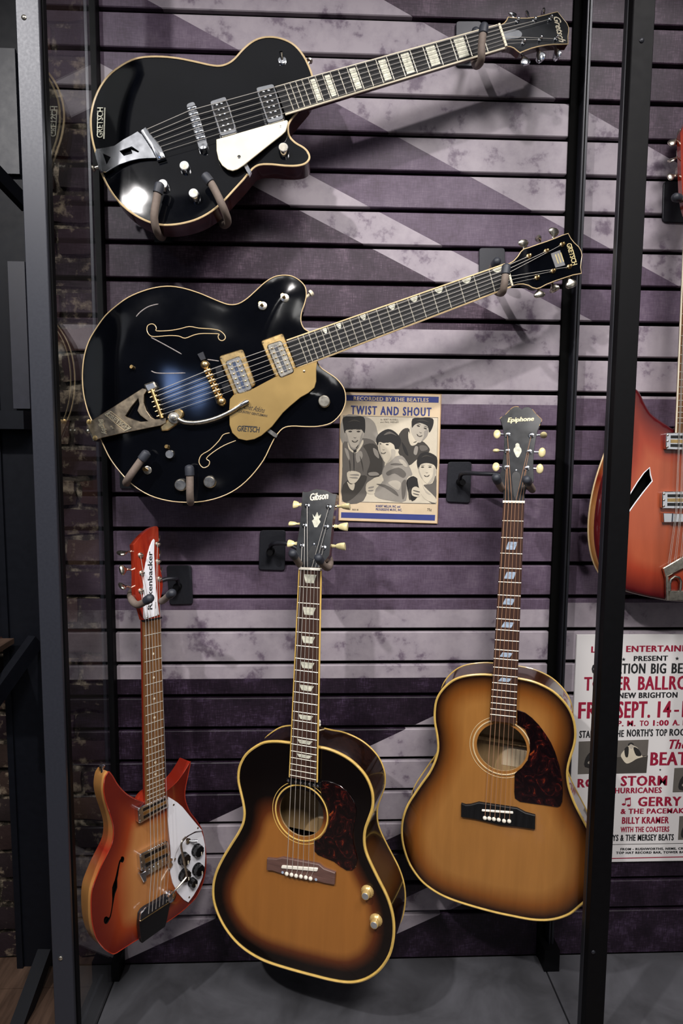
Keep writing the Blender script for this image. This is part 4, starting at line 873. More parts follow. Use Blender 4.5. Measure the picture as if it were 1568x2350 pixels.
# ------------------------------------------------------------------ guitar B : black double-cutaway with painted f-holes
def guitar_B():
    s = Guitar('electric_guitar', (-.2288, -.1064, -.762), (.3536, -.0257, -.935), (.9353, .0225, .3531), (.0119, -.9994, .032),
               'wide black double-cutaway electric guitar with gold pickguard and vibrato arm, hung sideways second from top', .622)
    z3 = Z(180, 620, 2.45); z2 = Z(700, 500, 2.24); z4 = Z(340, 740, 4.126); z5 = Z(190, 850, 5.407); zh = Z(1140, 520, 7.467); f = s.face; G_ = M['gold']
    o = z3((1300, 350), (1270, 330), (1252, 290), (1255, 240), (1272, 190), (1282, 140), (1275, 95), (1245, 60), (1200, 35), (1150, 30), (1100, 40), (1050, 70), (1000, 115), (950, 160), (900, 190), (850, 195), (800, 180), (740, 155), (680, 130), (600, 105), (520, 92), (440, 98), (360, 120), (280, 155), (210, 205), (150, 260), (100, 330), (60, 400), (35, 480), (25, 560), (25, 640), (35, 720), (60, 810), (100, 890), (140, 980), (180, 1060), (240, 1140), (310, 1210), (400, 1265), (500, 1295), (600, 1305), (700, 1300), (800, 1275), (890, 1230), (970, 1160), (1040, 1070), (1080, 990), (1110, 935), (1150, 890), (1200, 877), (1280, 880), (1350, 878), (1420, 860), (1470, 815), (1498, 760), (1503, 710), (1490, 660), (1450, 610), (1400, 575), (1360, 545), (1340, 505), (1330, 440), (1322, 390))
    s.body(spline(f.pts(o), 3), const(.048), M['blacklac'], M['blacklac'], arch=.009, aw=.06, grid=.008)
    s.bind(.0011, M['binding'], .0012); s.bind(.0008, M['cream'], -.0016)
    c = f.pts(zh((155, 648), (250, 1015))+z3((1228, 547), (1172, 398)), .015); s.board(c, .015, .006, M['ebony'], 21, 22, bind=M['binding'])
    for k in (1, 3, 5, 7, 9, 12, 15, 17): s.inlay(k, 'thumb', M['pearl'], a0=.02, hw=.2, hh=.3)
    s.neck(M['mahog_dark'], s.cs[0][1]+.002, .2, .009, .016, .022); s.nut(M['cream'], d=.004)
    s.head(zh((160, 645), (230, 630), (300, 588), (370, 510), (420, 430), (470, 385), (560, 360), (700, 310), (850, 260), (1000, 205), (1130, 150), (1230, 118), (1270, 200), (1330, 275), (1410, 350), (1450, 420), (1465, 490), (1450, 600), (1440, 700), (1455, 800), (1300, 830), (1150, 880), (1000, 930), (850, 990), (750, 1045), (690, 1060), (620, 1045), (550, 1005), (460, 982), (360, 985), (262, 1010)), .17, .015, M['blacklac'], M['blacklac'], mbind=M['binding'], rb=.0012)
    h = s.hp; nk = M['nickel']
    P = zh((550, 510), (850, 425), (1120, 310), (690, 880), (965, 765), (1245, 690))
    for post, a, b_, r in ((P[0], (480, 400), (450, 225), .15), (P[1], (765, 300), (690, 160), 1.35), (P[2], (975, 215), (985, 25), .1)): s.peg(post, *zh(a, b_), 'tulip', G_, nk, r, size=1.45)
    for post, a, b_, r in ((P[3], (715, 1060), (745, 1220), .1), (P[4], (950, 965), (1010, 1120), 1.2), (P[5], (1235, 860), (1300, 1050), .2)): s.peg(post, *zh(a, b_), 'tulip', G_, nk, r, size=1.45)
    s.plate('name_plate', h, zh((930, 462), (1090, 402), (1180, 660), (1015, 705)), 0, .0012, M['greylabel'], .0003, parent=s.hd)
    for k in range(3):
        q = zh((1000+k*45, 480-k*16), (1018+k*45, 474-k*16), (1070+k*45, 630-k*16), (1052+k*45, 636-k*16)); s.plate('engraved_line', h, q, .0008, .00145, M['goldink'], 0, parent=s.hd, smooth=0)
    a = h.pts(zh((1196, 300), (1300, 668))); text('logo', h, 'GRETSCH', a[0], a[1], .0115, M['goldink'], s.hd, 0, .0004, bold=.02)
    s.plate('logo_bar', h, zh((1268, 300), (1280, 297), (1372, 610), (1360, 614)), 0, .0004, M['goldink'], 0, parent=s.hd, smooth=0)
    # pickups : gold surround and nickel cover
    for oq, iq in (((668, 320), (895, 248), (1022, 590), (822, 705)), ((725, 368), (868, 312), (992, 632), (850, 678))), (((1065, 175), (1275, 98), (1410, 430), (1203, 518)), ((1120, 212), (1262, 165), (1388, 470), (1250, 528))):
        w = .008; b = MB(); b.prism(f, roundquad(f.pts(z4(*oq), w+.005), .12, 3), w-.004, w+.005, G_, .0015); p_ = s.add(b, 'pickup')
        b = MB(); iqp = f.pts(z4(*iq), w+.0095); b.prism(f, roundquad(iqp, .2, 4), w+.002, w+.0095, nk, .0018); c_ = s.add(b, 'pickup_cover', p_)
        I_ = [np.array(x) for x in iqp]
        for k in range(6):
            for c2 in (.24, .76):
                t = .14+.145*k; x = (I_[0]*(1-c2)+I_[1]*c2)*(1-t)+(I_[3]*(1-c2)+I_[2]*c2)*t; b = MB(); b.lathe((x[0], x[1], w+.0094), (0, 0, 1), [(.0019, 0), (.0017, .001), (.0006, .0014)], G_, 8); s.add(b, 'pole_screw', p_)
        q = [tuple((I_[0]*(1-c2)+I_[1]*c2)*(1-t)+(I_[3]*(1-c2)+I_[2]*c2)*t) for c2, t in ((.4, .1), (.6, .1), (.6, .9), (.4, .9))]; b = MB(); b.prism(f, q, w+.009, w+.0103, M['chrome'], .0006); s.add(b, 'cover_rib', p_)
        O_ = [np.array(x) for x in f.pts(z4(*oq), w+.005)]; cc = np.mean(O_, 0)
        for x in O_: y = x+(cc-x)*.13; b = MB(); b.lathe((y[0], y[1], w+.005), (0, 0, 1), [(.0017, 0), (.0008, .0008)], M['bigsby'], 8); s.add(b, 'screw', p_)
    # pickguard with signature
    pg = s.plate('pickguard', f, z3((852, 725), (872, 702), (905, 690), (985, 665), (1100, 603), (1225, 548), (1342, 515), (1338, 560), (1338, 625), (1328, 660), (1295, 690), (1250, 715), (1190, 765), (1150, 802), (1090, 878), (1030, 930), (990, 950), (945, 958), (900, 948), (865, 915), (850, 870), (848, 780)), .013, .0155, M['goldplate'], .0008)
    H = .0155
    def tx(t, zz, a, b, cap, m, **k):
        p = f.pts(zz(a, b), H); q = f.pts(zz(a, (a[0], a[1]-cap)), H); text('lettering', f, t, p[0], p[1], math.hypot(q[1][0]-q[0][0], q[1][1]-q[0][1]), m, pg, H, .0004, **k)
    tx('Chet Atkins', z4, (905, 815), (1102, 858), 50, M['darkink'], shear=.5); tx('COUNTRY GENTLEMAN', z4, (845, 848), (1126, 896), 22, M['darkink'], bold=.01); tx('GRETSCH', z4, (845, 1028), (1055, 1042), 52, M['blackink'], shear=.12, bold=.02)
    s.plate('logo_bar', f, z4((900, 976), (1030, 985), (1030, 991), (900, 982)), H, H+.0004, M['blackink'], 0, parent=pg, smooth=0)
    s.screw(z4((1478, 462))[0], .0026, M['bigsby'], w=H); 
    s.plate('pickguard_bracket', f, z4((1108, 1020), (1140, 1000), (1228, 1062), (1215, 1092), (1185, 1080)), .001, .008, nk, .0004)
    # bridge : bar, two gold balls and six gold saddles
    w = .010; a, c_ = f.px(*z4((537, 400))[0], w+.008), f.px(*z4((694, 750))[0], w+.008)
    b = MB(); b.tube([(*a, w+.006), (*c_, w+.006)], .003, M['bigsby'], 10); b.box((min(a[0], c_[0]), a[1]-.006, w-.003), (max(a[0], c_[0]), a[1]+.006, w+.002), M['ebony']); br = s.add(b, 'bridge')
    for x in (a, c_): b = MB(); b.ball((*x, w+.006), .0088, G_, 18, (1, 1, .8)); b.lathe((*x, w+.012), (0, 0, 1), [(.0025, 0), (.0022, .0018)], M['bigsby'], 10); s.add(b, 'bridge_post', br)
    for k in range(6):
        x = lerp(a, c_, .17+.135*k); b = MB(); d = Vector((0, 1, 0)); b.lathe(Vector((*x, w+.007))-d*.007, d, [(.0026, 0), (.0044, .001), (.0044, .005), (.0028, .0065), (.0028, .0078), (.0044, .009), (.0044, .0125), (.0026, .014)], G_, 12); s.add(b, 'saddle', br)
    s.plate('mute_lever', f, z4((465, 300), (520, 275), (548, 345), (500, 362)), .012, .016, M['black_steel'], .0005)
    for q in (((630, 420), (690, 400), (722, 500), (650, 520)), ((690, 590), (760, 560), (790, 640), (715, 660))): s.plate('mute_pad', f, z4(*q), .006, .011, M['blackplastic'], .001)
    # vibrato tailpiece
    q = f.pts(z5((105, 625), (740, 222), (800, 235), (790, 262), (762, 300), (757, 400), (790, 500), (850, 585), (900, 608), (960, 600), (1030, 590), (1035, 650), (960, 685), (780, 722), (500, 777), (240, 835), (140, 870), (45, 655)), .016)
    hole = f.pts(z5((528, 568), (600, 455), (692, 343), (700, 420), (675, 500), (715, 560), (812, 630), (720, 635), (600, 600)), .016)
    b = MB(); b.prism(f, q, .010, .016, M['bigsby'], .0008, holes=[hole]); bg = s.add(b, 'vibrato_tailpiece')
    q = f.pts(z5((40, 650), (62, 640), (145, 868), (125, 878)), .014); b = MB(); b.prism(f, q, -.03, .014, nk, .0005); s.add(b, 'tail_hinge', bg, smooth=0)
    for p in z5((78, 640), (155, 838)): s.screw(p, .005, G_, w=.0155, parent=bg)
    bx = z5((270, 548), (345, 505), (605, 715), (522, 757)); P4 = f.pts(bx, .0165); inn = [tuple(np.array(x)+(np.mean(P4, 0)-np.array(x))*.09) for x in P4]
    b = MB(); b.prism(f, P4, .0155, .0172, M['lettersilver'], .0002, holes=[ccw(inn)]); s.add(b, 'logo_frame', bg, smooth=0)
    H = .0162
    def t5(t, a, b_, cap, **k):
        p = f.pts(z5(a, b_), H); text('lettering', f, t, p[0], p[1], cap, M['lettersilver'], bg, H, .0009, **k)
    t5('GRETSCH', (292, 566), (552, 742), .0085, bold=.02); t5('Bigsby', (195, 612), (262, 802), .0085, shear=.3, bold=.03); t5('BY', (338, 700), (375, 735), .0032, bold=.02)
    r0, r1 = f.px(*z5((858, 238))[0], .018), f.px(*z5((985, 592))[0], .018); b = MB(); b.tube([(*r0, .018), (*r1, .018)], .0042, G_, 14); ro = s.add(b, 'roller_bar', bg)
    for k in range(6): x = lerp(r0, r1, .07+.165*k); b = MB(); b.cyl((x[0], x[1]-.008, .020), (x[0], x[1]+.006, .020), .0012, G_, 8); s.add(b, 'string_pin', ro)
    b = MB(); b.prism(f, roundquad(f.pts(z5((750, 175), (880, 130), (925, 220), (800, 275)), .022), .2, 3), .008, .022, nk, .003); s.add(b, 'bearing_block', bg)
    b = MB(); b.prism(f, roundquad(f.pts(z5((960, 700), (1060, 600), (1180, 660), (1060, 745), (975, 752)), .014), .2, 3), .008, .014, G_, .002); s.add(b, 'arm_bracket', bg)
    b = MB(); b.lathe(Vector((*f.px(*z5((1128, 588))[0], .022), .012)), (0, 0, 1), [(.012, 0), (.012, .008), (.0105, .0095), (.0062, .0100), (.006, .013), (.0035, .0138)], nk, 24); s.add(b, 'arm_pivot', bg)
    b = MB(); b.lathe(Vector((*f.px(*z5((1195, 540))[0], .014), .010)), (0, 0, 1), [(.0095, 0), (.0095, .006), (.007, .008)], G_, 20); s.add(b, 'spring_cup', bg)
    pth = [f.P(x, y, .020) for x, y in z4((285, 915), (320, 935), (360, 946), (450, 950), (560, 932), (680, 893), (800, 833), (890, 775), (935, 752))]
    b = MB(); sp = spline([tuple(p) for p in pth], 4, closed=False); n = len(sp); b.tube(sp, [.0048-.0008*i/n for i in range(n)], nk, 12); s.add(b, 'vibrato_arm', bg)
    b = MB(); b.tube([sp[-6], sp[-1], Vector(sp[-1])+(Vector(sp[-1])-Vector(sp[-3])).normalized()*.004], [.0052, .0052, .003], M['chrome'], 12); s.add(b, 'arm_tip', bg)
    # painted f-holes
    for pts, cl in ((z4((80, 80), (200, 77), (300, 60), (390, 38), (480, 52), (600, 60), (675, 75), (722, 115), (730, 150), (702, 172), (672, 160), (662, 130), (670, 108), (600, 104), (500, 105), (430, 120), (350, 150), (290, 130), (200, 125), (60, 135), (12, 118), (-12, 75), (-6, 30), (30, 12), (62, 24), (78, 55)), True),
                    (z3((850, 915), (815, 925), (790, 960), (740, 1010), (692, 1040), (678, 1080), (700, 1110), (730, 1100), (737, 1075), (720, 1058), (760, 1022), (820, 985), (885, 958)), False)):
        p = spline(f.pts(pts, .008), 3, cl); b = MB(); b.tube([(x, y, s.w_at(x, y)+.0002) for x, y in p], .0009, M['binding'], 6, closed=cl); s.add(b, 'f_hole_outline')
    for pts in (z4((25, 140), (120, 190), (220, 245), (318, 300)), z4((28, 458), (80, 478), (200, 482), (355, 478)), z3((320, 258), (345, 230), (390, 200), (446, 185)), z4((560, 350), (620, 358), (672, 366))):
        p = spline(f.pts(pts, .009), 4, False); b = MB(); b.tube([(x, y, s.w_at(x, y)-.0003) for x, y in p], [.0004]+[.0011]*(len(p)-2)+[.0004], M['palestreak'], 6); s.add(b, 'pale_streak')  # thin pale streaks laid along the black top
    for p in z3((1382, 735), (573, 1207), (736, 1190)): s.knob(p, .0125, .013, nk, M['nickel'])
    for p in z3((512, 1035),): s.knob(p, .009, .016, nk)
    for p in z3((318, 555), (1160, 155), (1036, 200), (388, 1125), (512, 1000)):
        s.knob(p, .0088, .003, nk, base=.003, name='switch_washer'); x, y = f.px(*p, .006); b = MB(); b.tube([(x, y, .004), (x-.004, y-.003, .016)], [.0028, .0038], G_, 10); s.add(b, 'toggle_switch')
    x, y = f.px(*z3((1305, 133))[0], -.02); d = Vector((-.3, .95, 0)); b = MB(); b.lathe(Vector((x, y, -.02))-d*.012, d, [(.003, 0), (.003, .009), (.0065, .011), (.007, .016), (.004, .018)], M['cream'], 14); s.add(b, 'strap_button')
    b = MB(); x, y = f.px(*z3((58, 905))[0], -.01); b.ball((x, y, -.01), .006, nk, 12); s.add(b, 'strap_button')
    b0 = f.px(*z4((565, 455))[0], .021); b1 = f.px(*z4((672, 690))[0], .021); t0 = f.px(*z5((895, 268))[0], .020); t1 = f.px(*z5((1000, 545))[0], .020)
    s.strings(6, b0, b1, .0215, t0, t1, .0225, [P[0], P[1], P[2], P[5], P[4], P[3]], M['string'])
guitar_B()

# ------------------------------------------------------------------ guitars C and D : flat-top sunburst acoustics
def soundhole(s, ctr, r, rings, mt=None):
    pass
def bridge(s, pts, mb, spts, ms, pins, dots, zz, w=0):
    f = s.face; b = MB(); b.prism(f, f.pts(zz(*pts), .008), 0, .008, mb, .0014); br = s.add(b, 'bridge', smooth=25)
    b = MB(); b.prism(f, roundquad(f.pts(zz(*spts), .0105), .35, 3), .007, .0105, ms, .001); s.add(b, 'saddle', br)
    for p in pins:
        x, y = f.px(*zz(p)[0], .010); b = MB(); b.lathe((x, y, .0078), (0, 0, 1), [(.0034, 0), (.0044, .0012), (.0040, .0030), (.0022, .0042), (.0004, .0046)], M['bone'], 12); s.add(b, 'bridge_pin', br)
    for p in dots:
        x, y = f.px(*zz(p)[0], .008); b = MB(); b.lathe((x, y, .0078), (0, 0, 1), [(.003, 0), (.0028, .0005)], M['pearlblue'], 12); s.add(b, 'dot_inlay', br)

def guitar_C():
    s = Guitar('acoustic_guitar', (-.0514, -.1396, -1.761), (.9377, -.3473, -.0076), (.0311, .0623, .9976), (-.346, -.9357, .0692),
               'dark sunburst slope-shouldered acoustic guitar with two gold knobs and trapezoid fret inlays, bottom row centre', .629)
    z3 = Z(560, 1100, 3.917); z4 = Z(470, 1640, 3.136); z5 = Z(580, 1940, 4.9); zh = Z(640, 1100, 7.84); f = s.face
    o = z4((720, 212), (810, 232), (880, 245), (960, 275), (1040, 320), (1110, 380), (1165, 450), (1200, 530), (1212, 600), (1208, 670), (1185, 740), (1160, 810), (1150, 870), (1152, 940), (1170, 1010), (1210, 1100), (1260, 1200), (1310, 1300), (1345, 1400), (1362, 1500), (1360, 1600), (1340, 1700), (1300, 1780), (1240, 1850), (1160, 1900), (1080, 1922), (1000, 1922), (900, 1905), (800, 1880), (650, 1840), (500, 1795), (400, 1755), (300, 1695), (220, 1625), (150, 1535), (100, 1440), (70, 1350), (62, 1270), (70, 1190), (95, 1110), (140, 1020), (195, 930), (245, 850), (278, 780), (288, 710), (280, 640), (262, 560), (245, 480), (246, 410), (262, 350), (300, 285), (360, 235), (430, 200), (520, 193), (620, 203))
    out = spline(f.pts(o), 3); hc = f.px(*z4((697, 705))[0]); hr = .0495
    th = lambda v: .098+(.26-v)/.49*.010
    def bf(V, D):
        d = np.clip((D-.012)/.056, 0, 1); e = np.clip((.155-V[:, 1]+.10*np.abs(V[:, 0])*-1)/.085, 0, 1); return d*d*(3-2*d)*e*e*(3-2*e)
    s.body(out, th, burst('tobacco_burst', '96602a', '56280f', '060303', .16, .22, .7), M['mahog_dark'], arch=.0015, aw=.05, holes=[circle(*hc, hr, 48)], bfun=bf)
    s.bind(.0031, M['binding_y'], back=.0018, thick=th)
    for r_, t in ((.0585, .0019), (.0655, .0008)):
        b = MB(); b.tube([(hc[0]+r_*math.cos(a), hc[1]+r_*math.sin(a), .0013) for a in [2*math.pi*k/64 for k in range(64)]], t, M['binding_y'], 6, closed=True); s.add(b, 'rosette_ring')
    b = MB(); b.box((hc[0]-.09, hc[1]-.09, -.094), (hc[0]+.09, hc[1]+.09, -.092), M['interior']); ib = s.add(b, 'inner_back', smooth=0)
    b = MB(); b.box((hc[0]-.1, hc[1]+.000, -.092), (hc[0]+.1, hc[1]+.008, -.078), M['interior']); s.add(b, 'brace', ib, smooth=0)
    b = MB(); b.box((hc[0]+.005, hc[1]-.055, -.0918), (hc[0]+.06, hc[1]-.01, -.0914), M['paper']); s.add(b, 'paper_label', ib, smooth=0)
    c = f.pts(z3((500, 812), (686, 822))+z4((803, 488), (612, 452)), .012); s.board(c, .012, .0075, M['rosewood'], 20, 20, bind=M['binding_y'])
    for k in (1, 3, 5, 7, 9, 12, 15, 17): s.inlay(k, 'trap', M['pearl'], a0=.52, hw=.31, hh=.25)
    s.neck(M['mahog_dark'], s.cs[0][1]+.002, .262, .0045, .017, .021)
    b = MB(); x0 = s.bp(.62, .1)[0]; x1 = s.bp(.62, .9)[0]; vv = .262; b.add([(x0, vv-.02, 0), (x1, vv-.02, 0), (x1, vv+.006, 0), (x0, vv+.006, 0), (x0+.01, vv-.02, -.09), (x1-.01, vv-.02, -.09), (x1-.012, vv+.03, -.012), (x0+.012, vv+.03, -.012), (x1-.012, vv+.004, -.085), (x0+.012, vv+.004, -.085)], [(0, 1, 2, 3), (0, 4, 5, 1), (3, 2, 6, 7), (7, 6, 8, 9), (9, 8, 5, 4), (0, 3, 7, 9, 4), (1, 5, 8, 6, 2)], M['mahog_dark']); s.add(b, 'neck_heel')
    s.nut(M['bone'])
    s.head(zh((375, 1580), (390, 1500), (350, 1400), (312, 1290), (330, 1120), (350, 1000), (370, 870), (395, 650), (408, 520), (412, 400), (425, 215), (470, 228), (525, 224), (600, 195), (650, 178), (690, 172), (740, 182), (790, 185), (860, 200), (930, 235), (980, 258), (1048, 266), (1040, 320), (1015, 450), (985, 650), (960, 850), (940, 1050), (930, 1200), (912, 1370), (850, 1450), (775, 1500), (750, 1540), (752, 1585)), .26, .014, M['blackface'], M['mahog_side'])
    h = s.hp; P = zh((418, 1198), (465, 835), (510, 475), (898, 500), (853, 855), (805, 1230)); nk = M['chrome']; cr = M['pearlplastic']
    for post, a, b_, r in ((P[0], (335, 1155), (168, 1155), .35), (P[1], (390, 800), (200, 800), 1.1), (P[2], (415, 455), (268, 455), .15), (P[3], (1045, 488), (1280, 490), 1.1), (P[4], (990, 845), (1240, 855), .1), (P[5], (945, 1200), (1195, 1210), .75)): s.peg(post, *zh(a, b_), 'key', nk, cr, r, wr=.0058)
    a = h.pts(zh((565, 385), (890, 350))); text('logo', h, 'Gibson', a[0], a[1], .0155, M['cream'], s.hd, 0, .0004, shear=.2, bold=.03)
    s.plate('crown_inlay', h, zh((605, 622), (645, 680), (690, 588), (718, 660), (762, 628), (745, 690), (722, 712), (752, 765), (715, 822), (688, 862), (640, 862), (618, 800), (596, 745), (635, 712), (622, 680)), 0, .0005, M['pearl'], 0, parent=s.hd, smooth=0)
    s.screw(zh((628, 1165))[0], .0028, nk, h, 0, s.hd)
    s.plate('truss_cover', h, zh((560, 1240), (600, 1190), (660, 1200), (680, 1290), (660, 1380), (620, 1440), (520, 1380)), 0, .0012, M['blackplastic'], .0003, 3, s.hd)
    # pickguard, pickup strip, knobs
    s.plate('pickguard', f, z4((842, 480), (885, 480), (930, 492), (980, 515), (1030, 560), (1070, 615), (1088, 680), (1086, 740), (1072, 800), (1064, 870), (1068, 930), (1085, 990), (1098, 1045), (1088, 1095), (1060, 1122), (1020, 1122), (975, 1095), (930, 1060), (870, 1035), (815, 1012), (790, 985), (786, 912), (830, 890), (868, 845), (893, 780), (896, 700), (875, 640), (838, 588), (832, 520)), .0012, .0032, M['tortoise'], .0006)
    s.plate('pickup_strip', f, z4((586, 462), (612, 452), (803, 492), (838, 488), (840, 530), (800, 524), (700, 505), (600, 497)), .001, .006, M['blackplastic'], .001)
    for p in z4((600, 475), (655, 483), (690, 490), (722, 495), (752, 500), (785, 507), (812, 514)): s.screw(p, .0024, nk, w=.006)
    bridge(s, ((160, 150), (265, 158), (335, 140), (740, 215), (800, 265), (928, 312), (918, 447), (790, 425), (720, 405), (560, 385), (400, 345), (300, 315), (225, 290), (155, 280)), M['bridgewood'], ((325, 228), (735, 258), (725, 298), (318, 262)), M['bone'], ((382, 322), (436, 333), (488, 345), (542, 353), (597, 364), (650, 376)), ((337, 305), (712, 385)), z5)
    for p in z5((1266, 575), (1364, 900)): s.knob(p, .0135, .017, M['gold_knob'], M['greylabel'], 'hat')
    b = MB(); x, y = f.px(*z4((818, 52))[0], -.02); b.ball((x, y, -.02), .0055, M['bone'], 12); b.ball((x+.002, y-.006, -.02), .004, M['bone'], 10); s.add(b, 'strap_button')
    b0, b1 = f.pts(z5((390, 240), (690, 275)), .0105); t0, t1 = f.pts(z5((385, 315), (652, 368)), .009)
    s.strings(6, b0, b1, .0112, t0, t1, .009, P, M['string'])
guitar_C()

def guitar_D():
    s = Guitar('acoustic_guitar', (.3658, -.1247, -1.6393), (.9427, -.3329, -.0214), (.0258, .0088, .9996), (-.3326, -.9429, .0169),
               'honey sunburst acoustic guitar with wing-shaped tortoiseshell pickguard, partly behind the right steel post', .648)
    z3 = Z(1000, 900, 3.56); z4 = Z(900, 1480, 3.136); zh = Z(1030, 920, 6.533); f = s.face
    o = z4((820, 228), (912, 242), (1000, 260), (1080, 290), (1160, 335), (1230, 400), (1280, 470), (1310, 550), (1320, 640), (1310, 720), (1285, 800), (1265, 880), (1262, 950), (1275, 1030), (1310, 1130), (1360, 1230), (1412, 1330), (1455, 1430), (1478, 1530), (1478, 1640), (1450, 1750), (1400, 1830), (1345, 1880), (1280, 1932), (1200, 1964), (1120, 1978), (1040, 1978), (960, 1968), (860, 1948), (750, 1925), (600, 1885), (450, 1838), (340, 1790), (250, 1730), (190, 1670), (130, 1580), (95, 1490), (75, 1400), (72, 1310), (85, 1230), (115, 1150), (165, 1070), (220, 990), (270, 920), (305, 850), (328, 780), (333, 720), (325, 640), (310, 560), (308, 480), (320, 400), (350, 340), (400, 285), (460, 245), (540, 222), (640, 213), (720, 217))
    out = spline(f.pts(o), 3); hc = f.px(*z4((789, 735))[0]); hr = .0515
    th = lambda v: .083+(.28-v)/.52*.012
    def bf(V, D): d = np.clip((D-.003)/.064, 0, 1); return d*(1.25-.25*d)
    s.body(out, th, burst('honey_burst', '9c6a34', '7c481a', '1c0a05', .2, .24, .7, True), M['mahog_side'], arch=.0015, aw=.05, holes=[circle(*hc, hr, 48)], bfun=bf)
    s.bind(.0026, M['binding_y'], back=.0016, thick=th)
    for r_, t in ((.0590, .0018), (.0660, .0008)):
        b = MB(); b.tube([(hc[0]+r_*math.cos(a), hc[1]+r_*math.sin(a), .0013) for a in [2*math.pi*k/64 for k in range(64)]], t, M['binding'], 6, closed=True); s.add(b, 'rosette_ring')
    b = MB(); b.box((hc[0]-.09, hc[1]-.09, -.080), (hc[0]+.09, hc[1]+.09, -.078), M['interior']); ib = s.add(b, 'inner_back', smooth=0)
    b = MB(); b.box((hc[0]-.1, hc[1]-.02, -.078), (hc[0]+.1, hc[1]-.012, -.064), M['interior']); s.add(b, 'brace', ib, smooth=0)
    b = MB(); b.box((hc[0]+.0, hc[1]-.075, -.0778), (hc[0]+.06, hc[1]-.03, -.0774), M['paper']); s.add(b, 'paper_label', ib, smooth=0)
    c = f.pts(z3((553, 905), (725, 908))+z4((893, 566), (703, 545)), .012); s.board(c, .012, .0075, M['rosewood'], 20, 20)
    for k in (3, 5, 7, 9, 12, 15): s.inlay(k, 'para', M['pearlblue'], a0=.5, hw=.27, hh=.25)
    s.neck(M['mahog_side'], s.cs[0][1]+.002, .282, .0045, .017, .021)
    b = MB(); x0 = s.bp(.62, .1)[0]; x1 = s.bp(.62, .9)[0]; vv = .284; b.add([(x0, vv-.02, 0), (x1, vv-.02, 0), (x1, vv+.006, 0), (x0, vv+.006, 0), (x0+.01, vv-.02, -.075), (x1-.01, vv-.02, -.075), (x1-.010, vv+.03, -.012), (x0+.010, vv+.03, -.012), (x1-.012, vv+.004, -.07), (x0+.012, vv+.004, -.07)], [(0, 1, 2, 3), (0, 4, 5, 1), (3, 2, 6, 7), (7, 6, 8, 9), (9, 8, 5, 4), (0, 3, 7, 9, 4), (1, 5, 8, 6, 2)], M['mahog_side']); s.add(b, 'neck_heel')
    s.nut(M['bone'])
    s.head(zh((815, 1495), (822, 1400), (808, 1310), (785, 1210), (757, 1120), (780, 1060), (800, 980), (815, 880), (827, 760), (832, 620), (827, 500), (812, 400), (792, 330), (768, 265), (800, 240), (860, 200), (920, 135), (970, 95), (1020, 85), (1065, 100), (1098, 128), (1130, 98), (1190, 88), (1240, 110), (1290, 170), (1350, 235), (1398, 282), (1380, 340), (1340, 430), (1310, 560), (1290, 680), (1275, 820), (1270, 980), (1275, 1100), (1278, 1190), (1262, 1225), (1200, 1262), (1165, 1300), (1145, 1380), (1135, 1500)), .26, .0135, M['blackface'], M['blackface'])
    h = s.hp; P = zh((865, 1000), (875, 755), (880, 510), (1238, 520), (1203, 765), (1165, 1012)); nk = M['chrome']; cr = M['pearlplastic']
    for post, a, b_, r in ((P[0], (765, 990), (655, 990), .15), (P[1], (765, 745), (660, 747), 1.25), (P[2], (780, 497), (672, 500), .15), (P[3], (1370, 512), (1478, 515), 1.25), (P[4], (1345, 770), (1455, 778), .15), (P[5], (1312, 1016), (1422, 1022), .2)): s.peg(post, *zh(a, b_), 'oval', nk, cr, r, wr=.0062)
    a = h.pts(zh((885, 320), (1278, 296))); text('logo', h, 'Epiphone', a[0], a[1], .0095, M['goldink'], s.hd, 0, .0004, shear=.25, bold=.025)
    wp = h.pts(zh((770, 268), (800, 240), (835, 216)), -.0004)
    for seg_ in (((769, 270), (785, 250), (802, 239)), ((850, 207), (885, 170), (915, 140)), ((925, 130), (965, 98), (1015, 86), (1050, 92)), ((1255, 128), (1285, 165), (1310, 195)), ((1318, 203), (1350, 236), (1396, 282), (1388, 315)), ((1372, 352), (1360, 375))):
        wp = h.pts(zh(*seg_), -.0004); b = MB(); b.tube([h.to(x, y, -.0004) for x, y in spline(wp, 3, False)], .0008, M['interior'], 6); s.add(b, 'worn_edge', s.hd)
    s.plate('cloud_inlay', h, zh((1032, 632), (1060, 650), (1066, 685), (1090, 722), (1092, 762), (1074, 800), (1055, 835), (1033, 848), (1010, 830), (992, 790), (975, 752), (978, 715), (1000, 690), (1003, 650)), 0, .0005, M['pearl'], 0, 3, s.hd, smooth=0)
    for p in zh((1010, 1040), (988, 1430)): s.screw(p, .0022, nk, h, 0, s.hd)
    s.plate('truss_cover', h, zh((945, 1130), (975, 1070), (1020, 1060), (1060, 1080), (1078, 1140), (1060, 1280), (1030, 1460), (985, 1460), (960, 1300)), 0, .0010, M['blackplastic'], .0003, 3, s.hd)
    s.plate('pickguard', f, z4((902, 468), (960, 490), (1010, 528), (1060, 580), (1110, 648), (1145, 705), (1172, 765), (1205, 870), (1225, 980), (1230, 1060), (1225, 1130), (1212, 1160), (1190, 1168), (1100, 1155), (1000, 1142), (920, 1130), (885, 1105), (880, 1060), (883, 925), (935, 885), (975, 830), (993, 760), (988, 680), (958, 610), (902, 575)), .0012, .0032, M['tortoise'], .0006)
    bridge(s, ((498, 1145), (530, 1155), (565, 1153), (625, 1137), (900, 1178), (960, 1210), (1032, 1230), (1030, 1330), (900, 1312), (780, 1300), (600, 1257), (497, 1240)), M['ebony'], ((646, 1186), (872, 1202), (872, 1218), (645, 1200)), M['bone'], ((668, 1247), (700, 1250), (733, 1255), (768, 1260), (806, 1268), (843, 1270)), (), z4)
